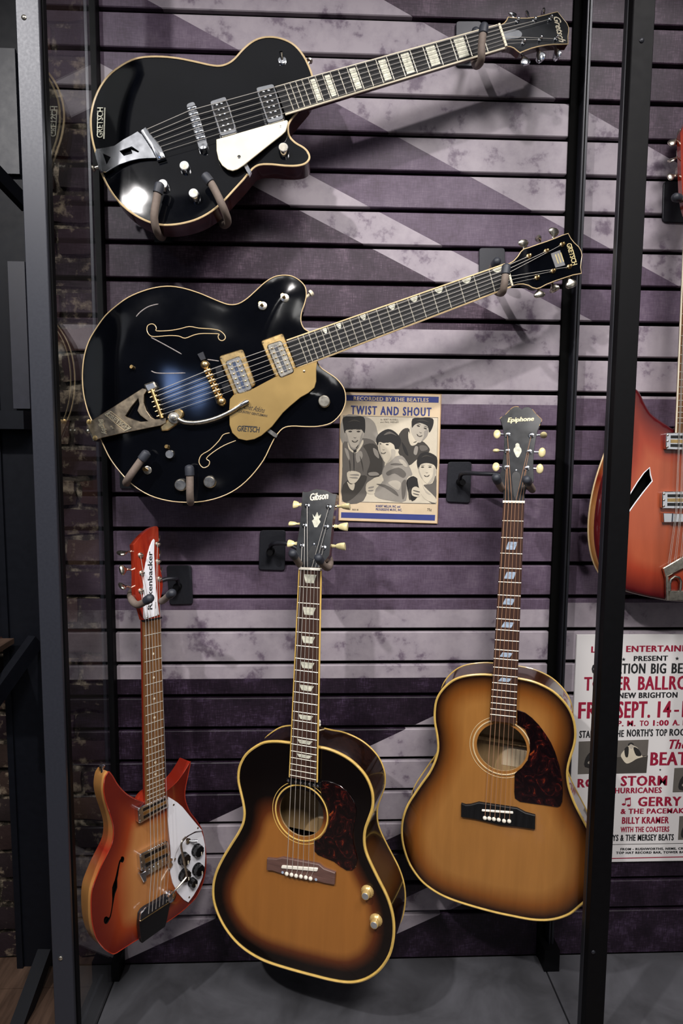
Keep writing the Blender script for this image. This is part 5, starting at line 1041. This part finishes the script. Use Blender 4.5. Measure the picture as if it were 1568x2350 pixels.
    b0, b1 = f.pts(z4((672, 1194), (848, 1208)), .0105); t0, t1 = f.pts(z4((669, 1243), (845, 1268)), .009)
    s.strings(6, b0, b1, .0112, t0, t1, .009, P, M['string_b'])
guitar_D()

# ------------------------------------------------------------------ guitar E : small red-orange double-cutaway
def toaster(s, q, zz, w0, w1):
    f = s.face; O_ = [np.array(x) for x in f.pts(zz(*q), w1)]; b = MB(); b.prism(f, roundquad([tuple(x) for x in O_], .16, 4), w0, w1, M['chrome'], .0015); p_ = s.add(b, 'pickup')
    cc = np.mean(O_, 0); I_ = lambda a, t: (O_[0]*(1-a)+O_[1]*a)*(1-t)+(O_[3]*(1-a)+O_[2]*a)*t
    for t0, t1, m in ((.16, .34, M['blackplastic']), (.66, .84, M['blackplastic']), (.40, .60, M['gold'])):
        b = MB(); b.prism(f, [tuple(I_(a, t)) for a, t in ((.16, t0), (.92, t0), (.92, t1), (.16, t1))], w1-.001, w1+.0005, m); s.add(b, 'pickup_slot', p_, smooth=0)
    for t in (.15, .5, .85): x = I_(.05, t); b = MB(); b.lathe((x[0], x[1], w1-.0005), (0, 0, 1), [(.0026, 0), (.0022, .0014), (.0008, .002)], M['nickel'], 10); s.add(b, 'screw', p_)
def guitar_E():
    s = Guitar('electric_guitar', (-.3624, -.1243, -1.7747), (.6464, .7617, -.0455), (-.0151, .0724, .9973), (.7629, -.6439, .0583),
               'small red-orange double-cutaway electric guitar with white pickguard, turned sideways at the lower left', .527)
    z3 = Z(170, 1180, 3.917); z4 = Z(160, 1700, 4.274); y1 = Z(300, 1780, 7.84); y2 = Z(300, 1960, 7.84); zh = Z(250, 1190, 7.467); f = s.face
    o = z4((385, 305), (368, 325), (350, 355), (337, 420), (335, 500), (355, 600), (395, 720), (425, 830), (430, 920), (415, 1010), (370, 1110), (310, 1230), (260, 1350), (225, 1450), (212, 1550), (212, 1650), (218, 1750), (235, 1850), (270, 1950), (330, 2030), (390, 2075), (440, 2090), (520, 2042), (620, 1978), (700, 1930), (800, 1868), (950, 1780), (1080, 1690), (1170, 1610), (1250, 1520), (1310, 1380), (1335, 1250), (1335, 1100), (1320, 980), (1295, 870), (1240, 780), (1180, 700), (1140, 600), (1130, 520), (1142, 430), (1165, 320), (1185, 205), (1150, 262), (1100, 340), (1045, 410), (990, 460), (940, 500), (880, 560), (800, 610), (700, 592), (620, 562), (540, 508), (470, 430), (420, 345))
    fh = spline(f.pts(z4((500, 1158), (505, 1138), (522, 1134), (534, 1150), (530, 1180), (515, 1196), (498, 1190), (484, 1250), (474, 1320), (466, 1360), (466, 1440), (445, 1500), (432, 1570), (420, 1640), (405, 1720), (388, 1760), (368, 1792), (345, 1795), (334, 1770), (340, 1735), (362, 1722), (385, 1735), (400, 1690), (412, 1620), (417, 1540), (416, 1440), (440, 1370), (455, 1310), (470, 1240), (485, 1180))), 2)
    def bf(V, D): d = np.clip((D-.002)/.055, 0, 1); g_ = np.exp(-((V[:, 0]+.015)/.075)**2)*np.clip((.20-V[:, 1])/.10, 0, 1)*np.clip((V[:, 1]+.17)/.07, 0, 1); return d*g_+.12
    s.body(spline(f.pts(o), 3), const(.037), burst('red_burst', 'a87040', '883619', '4c0d10', .10, .2, .8, scale=50), M['amber_side'], arch=.0005, aw=.05, holes=[fh], bfun=bf, grid=.0065, hm='groove')
    # red lacquered edge line
    b = MB(); b.tube([(p[0], p[1], -.0004) for p in s.out], .0012, M['cherry'], 6, closed=True); s.add(b, 'edge_line')
    b = MB(); x, y = np.mean(fh, 0); b.box((x-.009, y-.085, -.030), (x+.03, y+.085, -.028), M['groove']); b.add([(q_[0]-.004, q_[1], w_) for w_ in (-.004, -.029) for q_ in fh]+[(q_[0]-.0035, q_[1], w_) for w_ in (-.004, -.029) for q_ in fh], [(i, (i+1) % len(fh), len(fh)+(i+1) % len(fh), len(fh)+i) for i in range(len(fh))]+[(2*len(fh)+i, 2*len(fh)+(i+1) % len(fh), 3*len(fh)+(i+1) % len(fh), 3*len(fh)+i) for i in range(len(fh))], M['groove']); s.add(b, 'inner_back', smooth=0)  # black plate and liner colour in the shade inside the f-hole
    c = f.pts(z3((625, 966), (782, 936))+z4((937, 545), (757, 625)), .012); s.board(c, .012, .006, M['rosewood_b'], 21, 21)
    for k in (3, 5, 7, 9, 12, 15, 17): s.inlay(k, 'dot', M['cream'], a0=.5)
    s.neck(M['cherry'], s.cs[0][1]+.002, .150, .006, .017, .022)
    b = MB(); x, y = f.px(*z4((700, 500))[0], -.02); b.lathe((s.bp(.8, .5)[0], .135, -.005), (0, .25, -1), [(.028, 0), (.028, .02), (.022, .032), (.006, .036)], M['cherry'], 20); s.add(b, 'neck_heel')
    s.nut(M['blackplastic'], d=.003)
    s.head(zh((592, 1738), (560, 1620), (500, 1430), (462, 1330), (452, 1200), (455, 1000), (450, 800), (440, 600), (422, 450), (440, 425), (500, 350), (600, 245), (700, 170), (780, 132), (828, 132), (850, 165), (857, 400), (862, 600), (880, 850), (912, 1000), (926, 1130), (915, 1250), (882, 1400), (872, 1500), (888, 1690)), .09, .014, M['cherry'], M['cherry'])
    h = s.hp; P = zh((545, 1240), (560, 935), (540, 630), (835, 440), (840, 735), (865, 1035)); nk = M['nickel']
    s.plate('name_plate', h, zh((770, 352), (788, 370), (780, 450), (776, 600), (785, 800), (800, 1100), (822, 1300), (862, 1620), (862, 1652), (612, 1730), (595, 1700), (590, 1400), (596, 1100), (608, 900), (640, 740), (670, 600), (705, 480), (745, 385)), 0, .0018, M['white'], .0003, parent=s.hd)
    a = h.pts(zh((742, 1555), (742, 565)), .0018); q = h.pts(zh((742, 1000), (665, 1000)), .0018); text('logo', h, 'Rickenbacker', a[0], a[1], math.hypot(q[1][0]-q[0][0], q[1][1]-q[0][1]), M['blackink'], s.hd, .0018, .0004, bold=.012)
    a = h.pts(zh((808, 1540), (806, 1430)), .0018); text('lettering', h, 'MADE IN USA', a[0], a[1], .002, M['blackink'], s.hd, .0018, .0003)
    for post, a, b_, r in ((P[2], (345, 560), (160, 605), 1.2), (P[1], (330, 865), (185, 885), .2), (P[0], (320, 1160), (182, 1160), .9)): s.peg(post, *zh(a, b_), 'tulip', nk, nk, r, depth=-.016, wr=.0058, size=1.3)
    for post, a, b_ in ((P[3], (845, 345), (868, 342)), (P[4], (850, 610), (875, 605)), (P[5], (870, 890), (900, 887))): s.peg(post, *zh(a, b_), 'tulip', nk, nk, .5, depth=-.016, wr=.0058)
    for p in zh((655, 1690), (838, 1650)): s.screw(p, .0016, nk, h, .0018, s.hd)
    # pickguards
    s.plate('pickguard', f, z4((985, 1240), (1010, 1170), (1050, 1080), (1110, 1000), (1180, 930), (1290, 878), (1312, 940), (1328, 1020), (1332, 1130), (1326, 1240), (1305, 1340), (1262, 1440), (1215, 1520), (1165, 1586), (1120, 1560), (1060, 1492), (1012, 1395), (990, 1300)), .0006, .0028, M['white'], .0005)
    s.plate('pickguard', f, z4((970, 552), (1020, 580), (1060, 608), (1110, 652), (1180, 738), (1250, 822), (1300, 880), (1230, 892), (1150, 936), (1090, 1010), (1045, 1100), (1010, 1230), (1000, 1180), (988, 1000), (970, 780)), .005, .0078, M['white'], .0006)
    for p in z4((1020, 628), (1257, 855), (1033, 1160)): s.screw(p, .0022, M['bigsby'], w=.0078)
    s.screw(z4((1172, 1535))[0], .0022, M['bigsby'], w=.0028)
    toaster(s, ((130, 590), (655, 350), (695, 560), (150, 875)), y1, .0, .013); toaster(s, ((160, 1425), (668, 1165), (715, 1480), (190, 1735)), y1, .0, .013)
    b = MB(); b.prism(f, f.pts(y2((170, 365), (290, 395), (755, 125), (760, 85), (690, 60)), .012), .003, .012, M['chrome'], .001); br = s.add(b, 'bridge')
    for k in range(6): x, y = f.px(*y2((290+78*k, 275-42*k))[0], .014); b = MB(); b.box((x-.0035, y-.006, .010), (x+.0035, y+.006, .0155), M['chrome']); s.add(b, 'saddle', br, smooth=0)
    for q in (((165, 370), (285, 380), (290, 480), (240, 520), (190, 470)), ((660, 175), (740, 130), (770, 200), (700, 290))): b = MB(); b.prism(f, roundquad(f.pts(y2(*q[:4]), .009), .2, 3), .0, .009, M['chrome'], .001); s.add(b, 'bridge_base', br)
    # vibrato tailpiece
    q = f.pts(y2((165, 1205), (715, 868), (690, 1010), (645, 1235), (620, 1310), (210, 1605), (185, 1530), (160, 1310)), .014); b = MB(); b.prism(f, q, .004, .014, M['blackplastic'], .0008); tp = s.add(b, 'tailpiece', smooth=0)
    q = f.pts(y2((160, 1205), (172, 1080), (215, 1010), (275, 962), (480, 850), (640, 740), (730, 700), (715, 868)), .012); b = MB(); b.prism(f, q, .003, .012, M['black_steel'], .0006); s.add(b, 'string_comb', tp, smooth=0)
    q0, q1 = f.px(*y2((175, 1210))[0], .015), f.px(*y2((705, 865))[0], .015); b = MB(); b.tube([(*q0, .0145), (*q1, .0145)], .0011, M['gold'], 6); s.add(b, 'gold_edge', tp)
    q0, q1 = f.px(*y2((185, 1060))[0], .012), f.px(*y2((280, 965))[0], .012); b = MB(); b.tube([(*f.px(*y2((165, 1200))[0], .012), .012), (*q0, .012), (*q1, .012)], .0018, M['chrome'], 6); s.add(b, 'chrome_edge', tp)
    x = f.px(*y2((725, 770))[0], .016); b = MB(); b.lathe((x[0], x[1], .002), (0, 0, 1), [(.011, 0), (.011, .006), (.007, .007), (.007, .011), (.010, .012), (.010, .018), (.005, .020)], M['chrome'], 16); s.add(b, 'arm_pivot', tp)
    pth = [f.P(x_, y_, w_) for (x_, y_), w_ in zip(y2((735, 730), (790, 660), (900, 540), (1000, 420), (1012, 385), (990, 280), (960, 130))+y1((925, 1370), (908, 1260), (930, 1175), (990, 1108)), (.018, .024, .028, .03, .031, .032, .033, .034, .034, .034, .032))]
    b = MB(); b.tube(spline([tuple(p) for p in pth], 4, closed=False), .0023, M['nickel'], 8); s.add(b, 'vibrato_arm', tp)
    # controls
    for p, r in (((1262, 1080), .0125), ((1130, 1165), .0125), ((1268, 1268), .0125), ((1136, 1325), .0125), ((1212, 1395), .009)):
        p = z4(p)[0]; x, y = f.px(*p, .010); b = MB(); sides = [(x+r*(1 if i % 2 else .9)*math.cos(i*math.pi/10), y+r*(1 if i % 2 else .9)*math.sin(i*math.pi/10)) for i in range(20)]
        b.lathe((x, y, .0025), (0, 0, 1), [(r*1.12, 0), (r*1.05, .003)], M['blackplastic'], 20); b.prism(f, sides, .005, .016, M['blackplastic'], .001); k_ = s.add(b, 'knob', smooth=20)
        b = MB(); b.box((x+r*.25, y-r*.75, .0158), (x+r*.4, y-r*.2, .0166), M['cream']); s.add(b, 'pointer_mark', k_, smooth=0)
    p0 = f.P(*z4((1160, 982))[0], .004); p1 = f.P(*z4((1252, 985))[0], .016); b = MB(); b.lathe(p0, (0, 0, 1), [(.006, -.002), (.006, .002), (.004, .003)], M['nickel'], 14); d = (p1-p0); b.tube([p0, p0+d*.4, p0+d*.8, p1], [.002, .0022, .0036, .0034], M['chrome'], 10); s.add(b, 'toggle_switch')
    x, y = f.px(*z4((320, 280))[0], -.018); b = MB(); b.lathe((x, y-.006, -.018), (0, 1, 0), [(.003, 0), (.003, .008), (.0058, .010), (.0062, .014), (.003, .016)], M['chrome'], 14); s.add(b, 'strap_button')
    b0, b1 = f.pts(y2((375, 235), (640, 60)), .0155); b0, b1 = f.pts(y2((372, 330), (690, 130)), .0155)
    t0, t1 = f.pts(y2((320, 1070), (640, 870)), .013)
    s.strings(6, b0, b1, .0158, t0, t1, .0135, P, M['string'], wn=.0022)
guitar_E()

# ------------------------------------------------------------------ guitar F : orange-red guitar in the next bay
def guitar_F():
    c0 = at(1572, 1187, -.055); nv = at(1590, 480, -.03)-c0; v = nv.normalized(); n = Vector((-.03, -1, 0)); n = (n-v*n.dot(v)).normalized(); u = v.cross(n)
    s = Guitar('electric_guitar', c0, tuple(u), tuple(v), tuple(n), 'orange-red semi-hollow guitar with slash sound hole, cut off by the right picture edge', .62)
    z = Z(1440, 880, 4.516); f = s.face
    o = [(1548, 983), (1535, 975), (1515, 962), (1497, 947), (1484, 926), (1472, 901), (1462, 891), (1449, 884), (1437, 889), (1430, 905), (1427, 930), (1424, 970), (1414, 1010), (1402, 1045), (1388, 1085), (1376, 1130), (1368, 1180), (1366, 1225), (1370, 1265), (1380, 1300), (1396, 1328), (1418, 1348), (1448, 1361), (1482, 1370), (1512, 1376), (1545, 1381), (1590, 1382), (1640, 1376), (1690, 1362), (1730, 1335), (1758, 1295), (1772, 1240), (1772, 1180), (1760, 1120), (1740, 1065), (1728, 1020), (1724, 970), (1722, 920), (1714, 895), (1700, 888), (1685, 896), (1668, 925), (1650, 955), (1625, 975), (1598, 983), (1575, 986)]
    sh = f.pts([(1491, 1073), (1493, 1090), (1497, 1104), (1476, 1130), (1458, 1154), (1444, 1174), (1432, 1195), (1424, 1206), (1424, 1185), (1433, 1158), (1447, 1132), (1463, 1106), (1478, 1085)])
    def bf(V, D): d = np.clip((D-.003)/.075, 0, 1); return d*.72
    s.body(spline(f.pts(o), 3), const(.036), burst('orange_red_burst', 'a85c3c', '8c3420', '460c10', .22, .22, .15, True, 60), M['amber_side'], arch=.001, aw=.05, holes=[sh], bfun=bf, roll=.007, grid=.0065)
    b = MB(); b.tube([(p[0], p[1], -.036) for p in s.out], .0022, M['binding'], 6, closed=True); s.add(b, 'back_binding')
    b = MB(); b.tube([(x, y, .0005) for x, y in ccw(sh)], .0013, M['white'], 6, closed=True); s.add(b, 'sound_hole_binding')
    b = MB(); x, y = np.mean(sh, 0); b.box((x-.05, y-.08, -.030), (x+.05, y+.08, -.028), M['groove']); s.add(b, 'inner_back', smooth=0)  # black plate colours in the shade behind the slash hole
    c = f.pts([(1575, 492), (1618, 492), (1603, 993), (1554, 993)], .010); s.board(c, .010, .005, M['rosewood_b'], 21, 21, bind=M['cream'])
    s.neck(M['cherry'], s.cs[0][1], .17, .006, .016, .022); s.nut(M['blackplastic'])
    b = MB(); b.lathe((0, .165, -.004), (0, .1, -1), [(.034, 0), (.034, .018), (.026, .03), (.006, .034)], M['cherry'], 20); s.add(b, 'neck_heel')
    s.head([(1576, 490), (1570, 470), (1566, 440), (1564, 400), (1563, 350), (1562, 305), (1575, 275), (1612, 265), (1650, 280), (1648, 350), (1642, 420), (1630, 470), (1620, 490)], .12, .014, M['cherry'], M['cherry'])
    nk = M['nickel']; P = [(1580, 395), (1580, 345), (1580, 305), (1630, 305), (1630, 345), (1630, 395)]
    for p, a, b_, r in ((P[0], (1552, 402), (1533, 408), .1), (P[1], (1555, 360), (1535, 371), .9), (P[2], (1556, 318), (1536, 332), .3)):
        s.peg(p, a, b_, 'tulip', nk, nk, r, depth=-.016); b = MB(); q = s.hp; x, y = q.px(a[0]+10, a[1]-10, -.016); o_ = q.to(x, y, -.016); b.v = []; b.prism(q, rrect(x, y, .014, .020, .002, 2), -.024, -.012, nk, .001); s.add(b, 'gear_housing')
    for q in (((405, 510), (700, 510), (700, 695), (400, 685)), ((365, 1120), (700, 1118), (700, 1300), (362, 1298))):
        toaster(s, q, z, 0, .012)
    b = MB(); b.prism(f, f.pts(z((375, 1345), (480, 1345), (480, 1440), (380, 1440)), .010), 0, .010, M['chrome'], .0012); b.prism(f, f.pts(z((478, 1350), (760, 1350), (760, 1438), (472, 1438)), .013), .002, .013, M['chrome'], .001); s.add(b, 'bridge')
    b = MB(); b.prism(f, f.pts(z((373, 1915), (640, 1760), (900, 1900), (860, 1990), (640, 1890), (398, 2010)), .010), .004, .010, nk, .0015); tp = s.add(b, 'tailpiece')
    b = MB(); b.prism(f, f.pts(z((398, 2005), (430, 1990), (436, 2250), (405, 2245)), .009), .004, .009, nk, .001); b.prism(f, f.pts(z((440, 2150), (640, 2150), (640, 2250), (436, 2250)), .010), .0, .010, nk, .001); s.add(b, 'tailpiece_leg', tp)
    b = MB(); b.tube([f.P(x, y, .008) for x, y in z((440, 2150), (440, 2080), (450, 2030), (490, 2000), (535, 2010), (555, 2050), (552, 2110), (545, 2150))], .0030, nk, 8); s.add(b, 'letter_loop', tp)
    b = MB(); x, y = f.px(*z((412, 2225))[0], -.01); b.ball((x, y, -.01), .006, nk, 12); s.add(b, 'strap_button')
    nl, nr = s.cs[:2]
    for i in range(12):
        a = i/11; a = (i//2)/5+(.035 if i % 2 else -.035)*.8; N_ = nl+(nr-nl)*(.1+.8*a); B_ = np.array(f.px(*lerp(z((505, 1345))[0], (1604, 1178), a), .013)); T_ = np.array(f.px(*lerp(z((435, 1870))[0], (1606, 1275), a), .012))
        b = MB(); b.tube([(T_[0], T_[1], .0115), (B_[0], B_[1], .0138), (N_[0], N_[1], .0125)], .0005, M['string'], 5); s.add(b, 'string')
guitar_F()

# ------------------------------------------------------------------ hangers and body hooks
hanger('guitar_hanger', 'black wall hanger holding the neck of the topmost black guitar, by its headstock', [(1047, 49), (1105, 49), (1106, 152), (1046, 152)],
       [[(1085, 120, YW-.02), (1090, 95, YW-.045), (1092, 72, YW-.062)], [(1086, 125, YW-.03), (1092, 150, -.03), (1104, 140, -.10), (1106, 100, -.115), (1111, 62, -.115)]], None, None, -.1)
hanger('guitar_hanger', 'black wall hanger holding the neck of the second sideways black guitar, beside its headstock', [(1100, 569), (1159, 569), (1160, 641), (1100, 641)],
       [[(1125, 628, YW-.02), (1130, 615, YW-.045), (1141, 600, YW-.07)], [(1125, 640, YW-.03), (1136, 665, -.04), (1152, 672, -.12), (1158, 650, -.142), (1162, 614, -.142)]], None, None, -.1)
hanger('guitar_hanger', 'black wall hanger left of the dark sunburst guitar headstock, gripping its neck', [(597, 1217), (656, 1217), (654, 1309), (594, 1307)],
       [[(712, 1285, -.045), (697, 1297, -.06), (690, 1297, -.09), (681, 1285, -.125), (672, 1270, -.150)], [(735, 1265, -.045), (753, 1276, -.06), (758, 1292, -.085), (752, 1303, -.115), (740, 1294, -.145), (731, 1280, -.165)]], None, [(622, 1264, YW-.014), (622, 1252, YW-.03), (634, 1247, YW-.045), (665, 1250, YW-.065), (712, 1278, -.03)], -.1)
hanger('guitar_hanger', 'black wall hanger with long arm right of the sheet music, gripping the wing-headed guitar', [(1029, 1060), (1083, 1060), (1079, 1154), (1024, 1151)],
       [[(1168, 1112, -.07), (1157, 1123, -.085), (1150, 1118, -.12), (1144, 1107, -.145), (1139, 1096, -.160)], [(1195, 1108, -.07), (1215, 1118, -.08), (1222, 1124, -.11), (1217, 1115, -.135), (1209, 1101, -.160)]], None, [(1056, 1106, YW-.014), (1057, 1092, YW-.03), (1066, 1086, YW-.045), (1100, 1087, YW-.075), (1150, 1090, -.055), (1180, 1106, -.065)], -.1)
hanger('guitar_hanger', 'black wall hanger right of the small red-orange guitar headstock, gripping its neck', [(382, 1298), (439, 1298), (443, 1386), (390, 1387)],
       [[(340, 1350, -.035), (312, 1352, -.045), (300, 1362, -.075), (303, 1378, -.115), (318, 1388, -.145), (344, 1373, -.170)], [(345, 1355, -.035), (360, 1378, -.045), (372, 1379, -.075), (384, 1370, -.105), (395, 1361, -.125)]], None, [(409, 1345, YW-.014), (407, 1330, YW-.03), (400, 1328, YW-.045), (375, 1331, -.01), (340, 1350, -.03)], -.1)
hanger('guitar_hanger', 'black wall hanger in the right bay behind the nickel tuners of the orange-red guitar', [(1524, 416), (1590, 418), (1590, 512), (1521, 509)],
       [[(1585, 465, YW-.05), (1572, 462, YW-.062), (1562, 456, YW-.078), (1551, 453, YW-.09)]], None, [(1572, 465, YW-.014), (1580, 466, YW-.05)], -.1)
for lab, a, g_ in (('foam-covered hook at left under the lower edge of the topmost black guitar', [(376, 535, YW-.004), (372, 545, -.03), (362, 535, -.10), (354, 500, -.125), (360, 455, -.130), (365, 432, -.131)], 0),
                   ('foam-covered hook at right under the lower edge of the topmost black guitar', [(505, 495, YW-.004), (512, 516, -.04), (523, 508, -.09), (512, 475, -.122), (490, 430, -.130), (476, 410, -.131)], 0),
                   ('slanted foam-covered hook at lower left of the second black guitar', [(296, 1100, YW-.004), (292, 1108, -.10), (290, 1106, -.128), (300, 1090, -.142), (320, 1062, -.145), (332, 1046, -.146)], 0),
                   ('upright foam-covered hook under the lower edge of the second black guitar', [(440, 1140, YW-.004), (438, 1152, -.10), (437, 1150, -.128), (436, 1130, -.142), (436, 1100, -.145), (435, 1080, -.146)], 0)):
    P0 = at(*a[0]); e = empty('body_hook', P0, lab, 'hook', 'foam-covered body hooks')
    sp = spline([tuple(at(*p)-P0) for p in a], 6, closed=False); b = MB(); b.tube(sp, .0074, M['foam'], 14); b.build('foam_sleeve', e)
    tip = Vector(sp[-1]); d = (tip-Vector(sp[-4])).normalized(); b = MB(); b.lathe(tip-d*.010, d, [(.0078, 0), (.0092, .001), (.0092, .015), (.008, .0185), (.004, .021), (.0005, .0218)], M['rubber'], 16); b.build('end_cap', e)
    b = MB(); b.box((-.02, -.002, -.02), (.02, .003, .02), M['black_steel']); b.build('wall_plate', e, smooth=0)
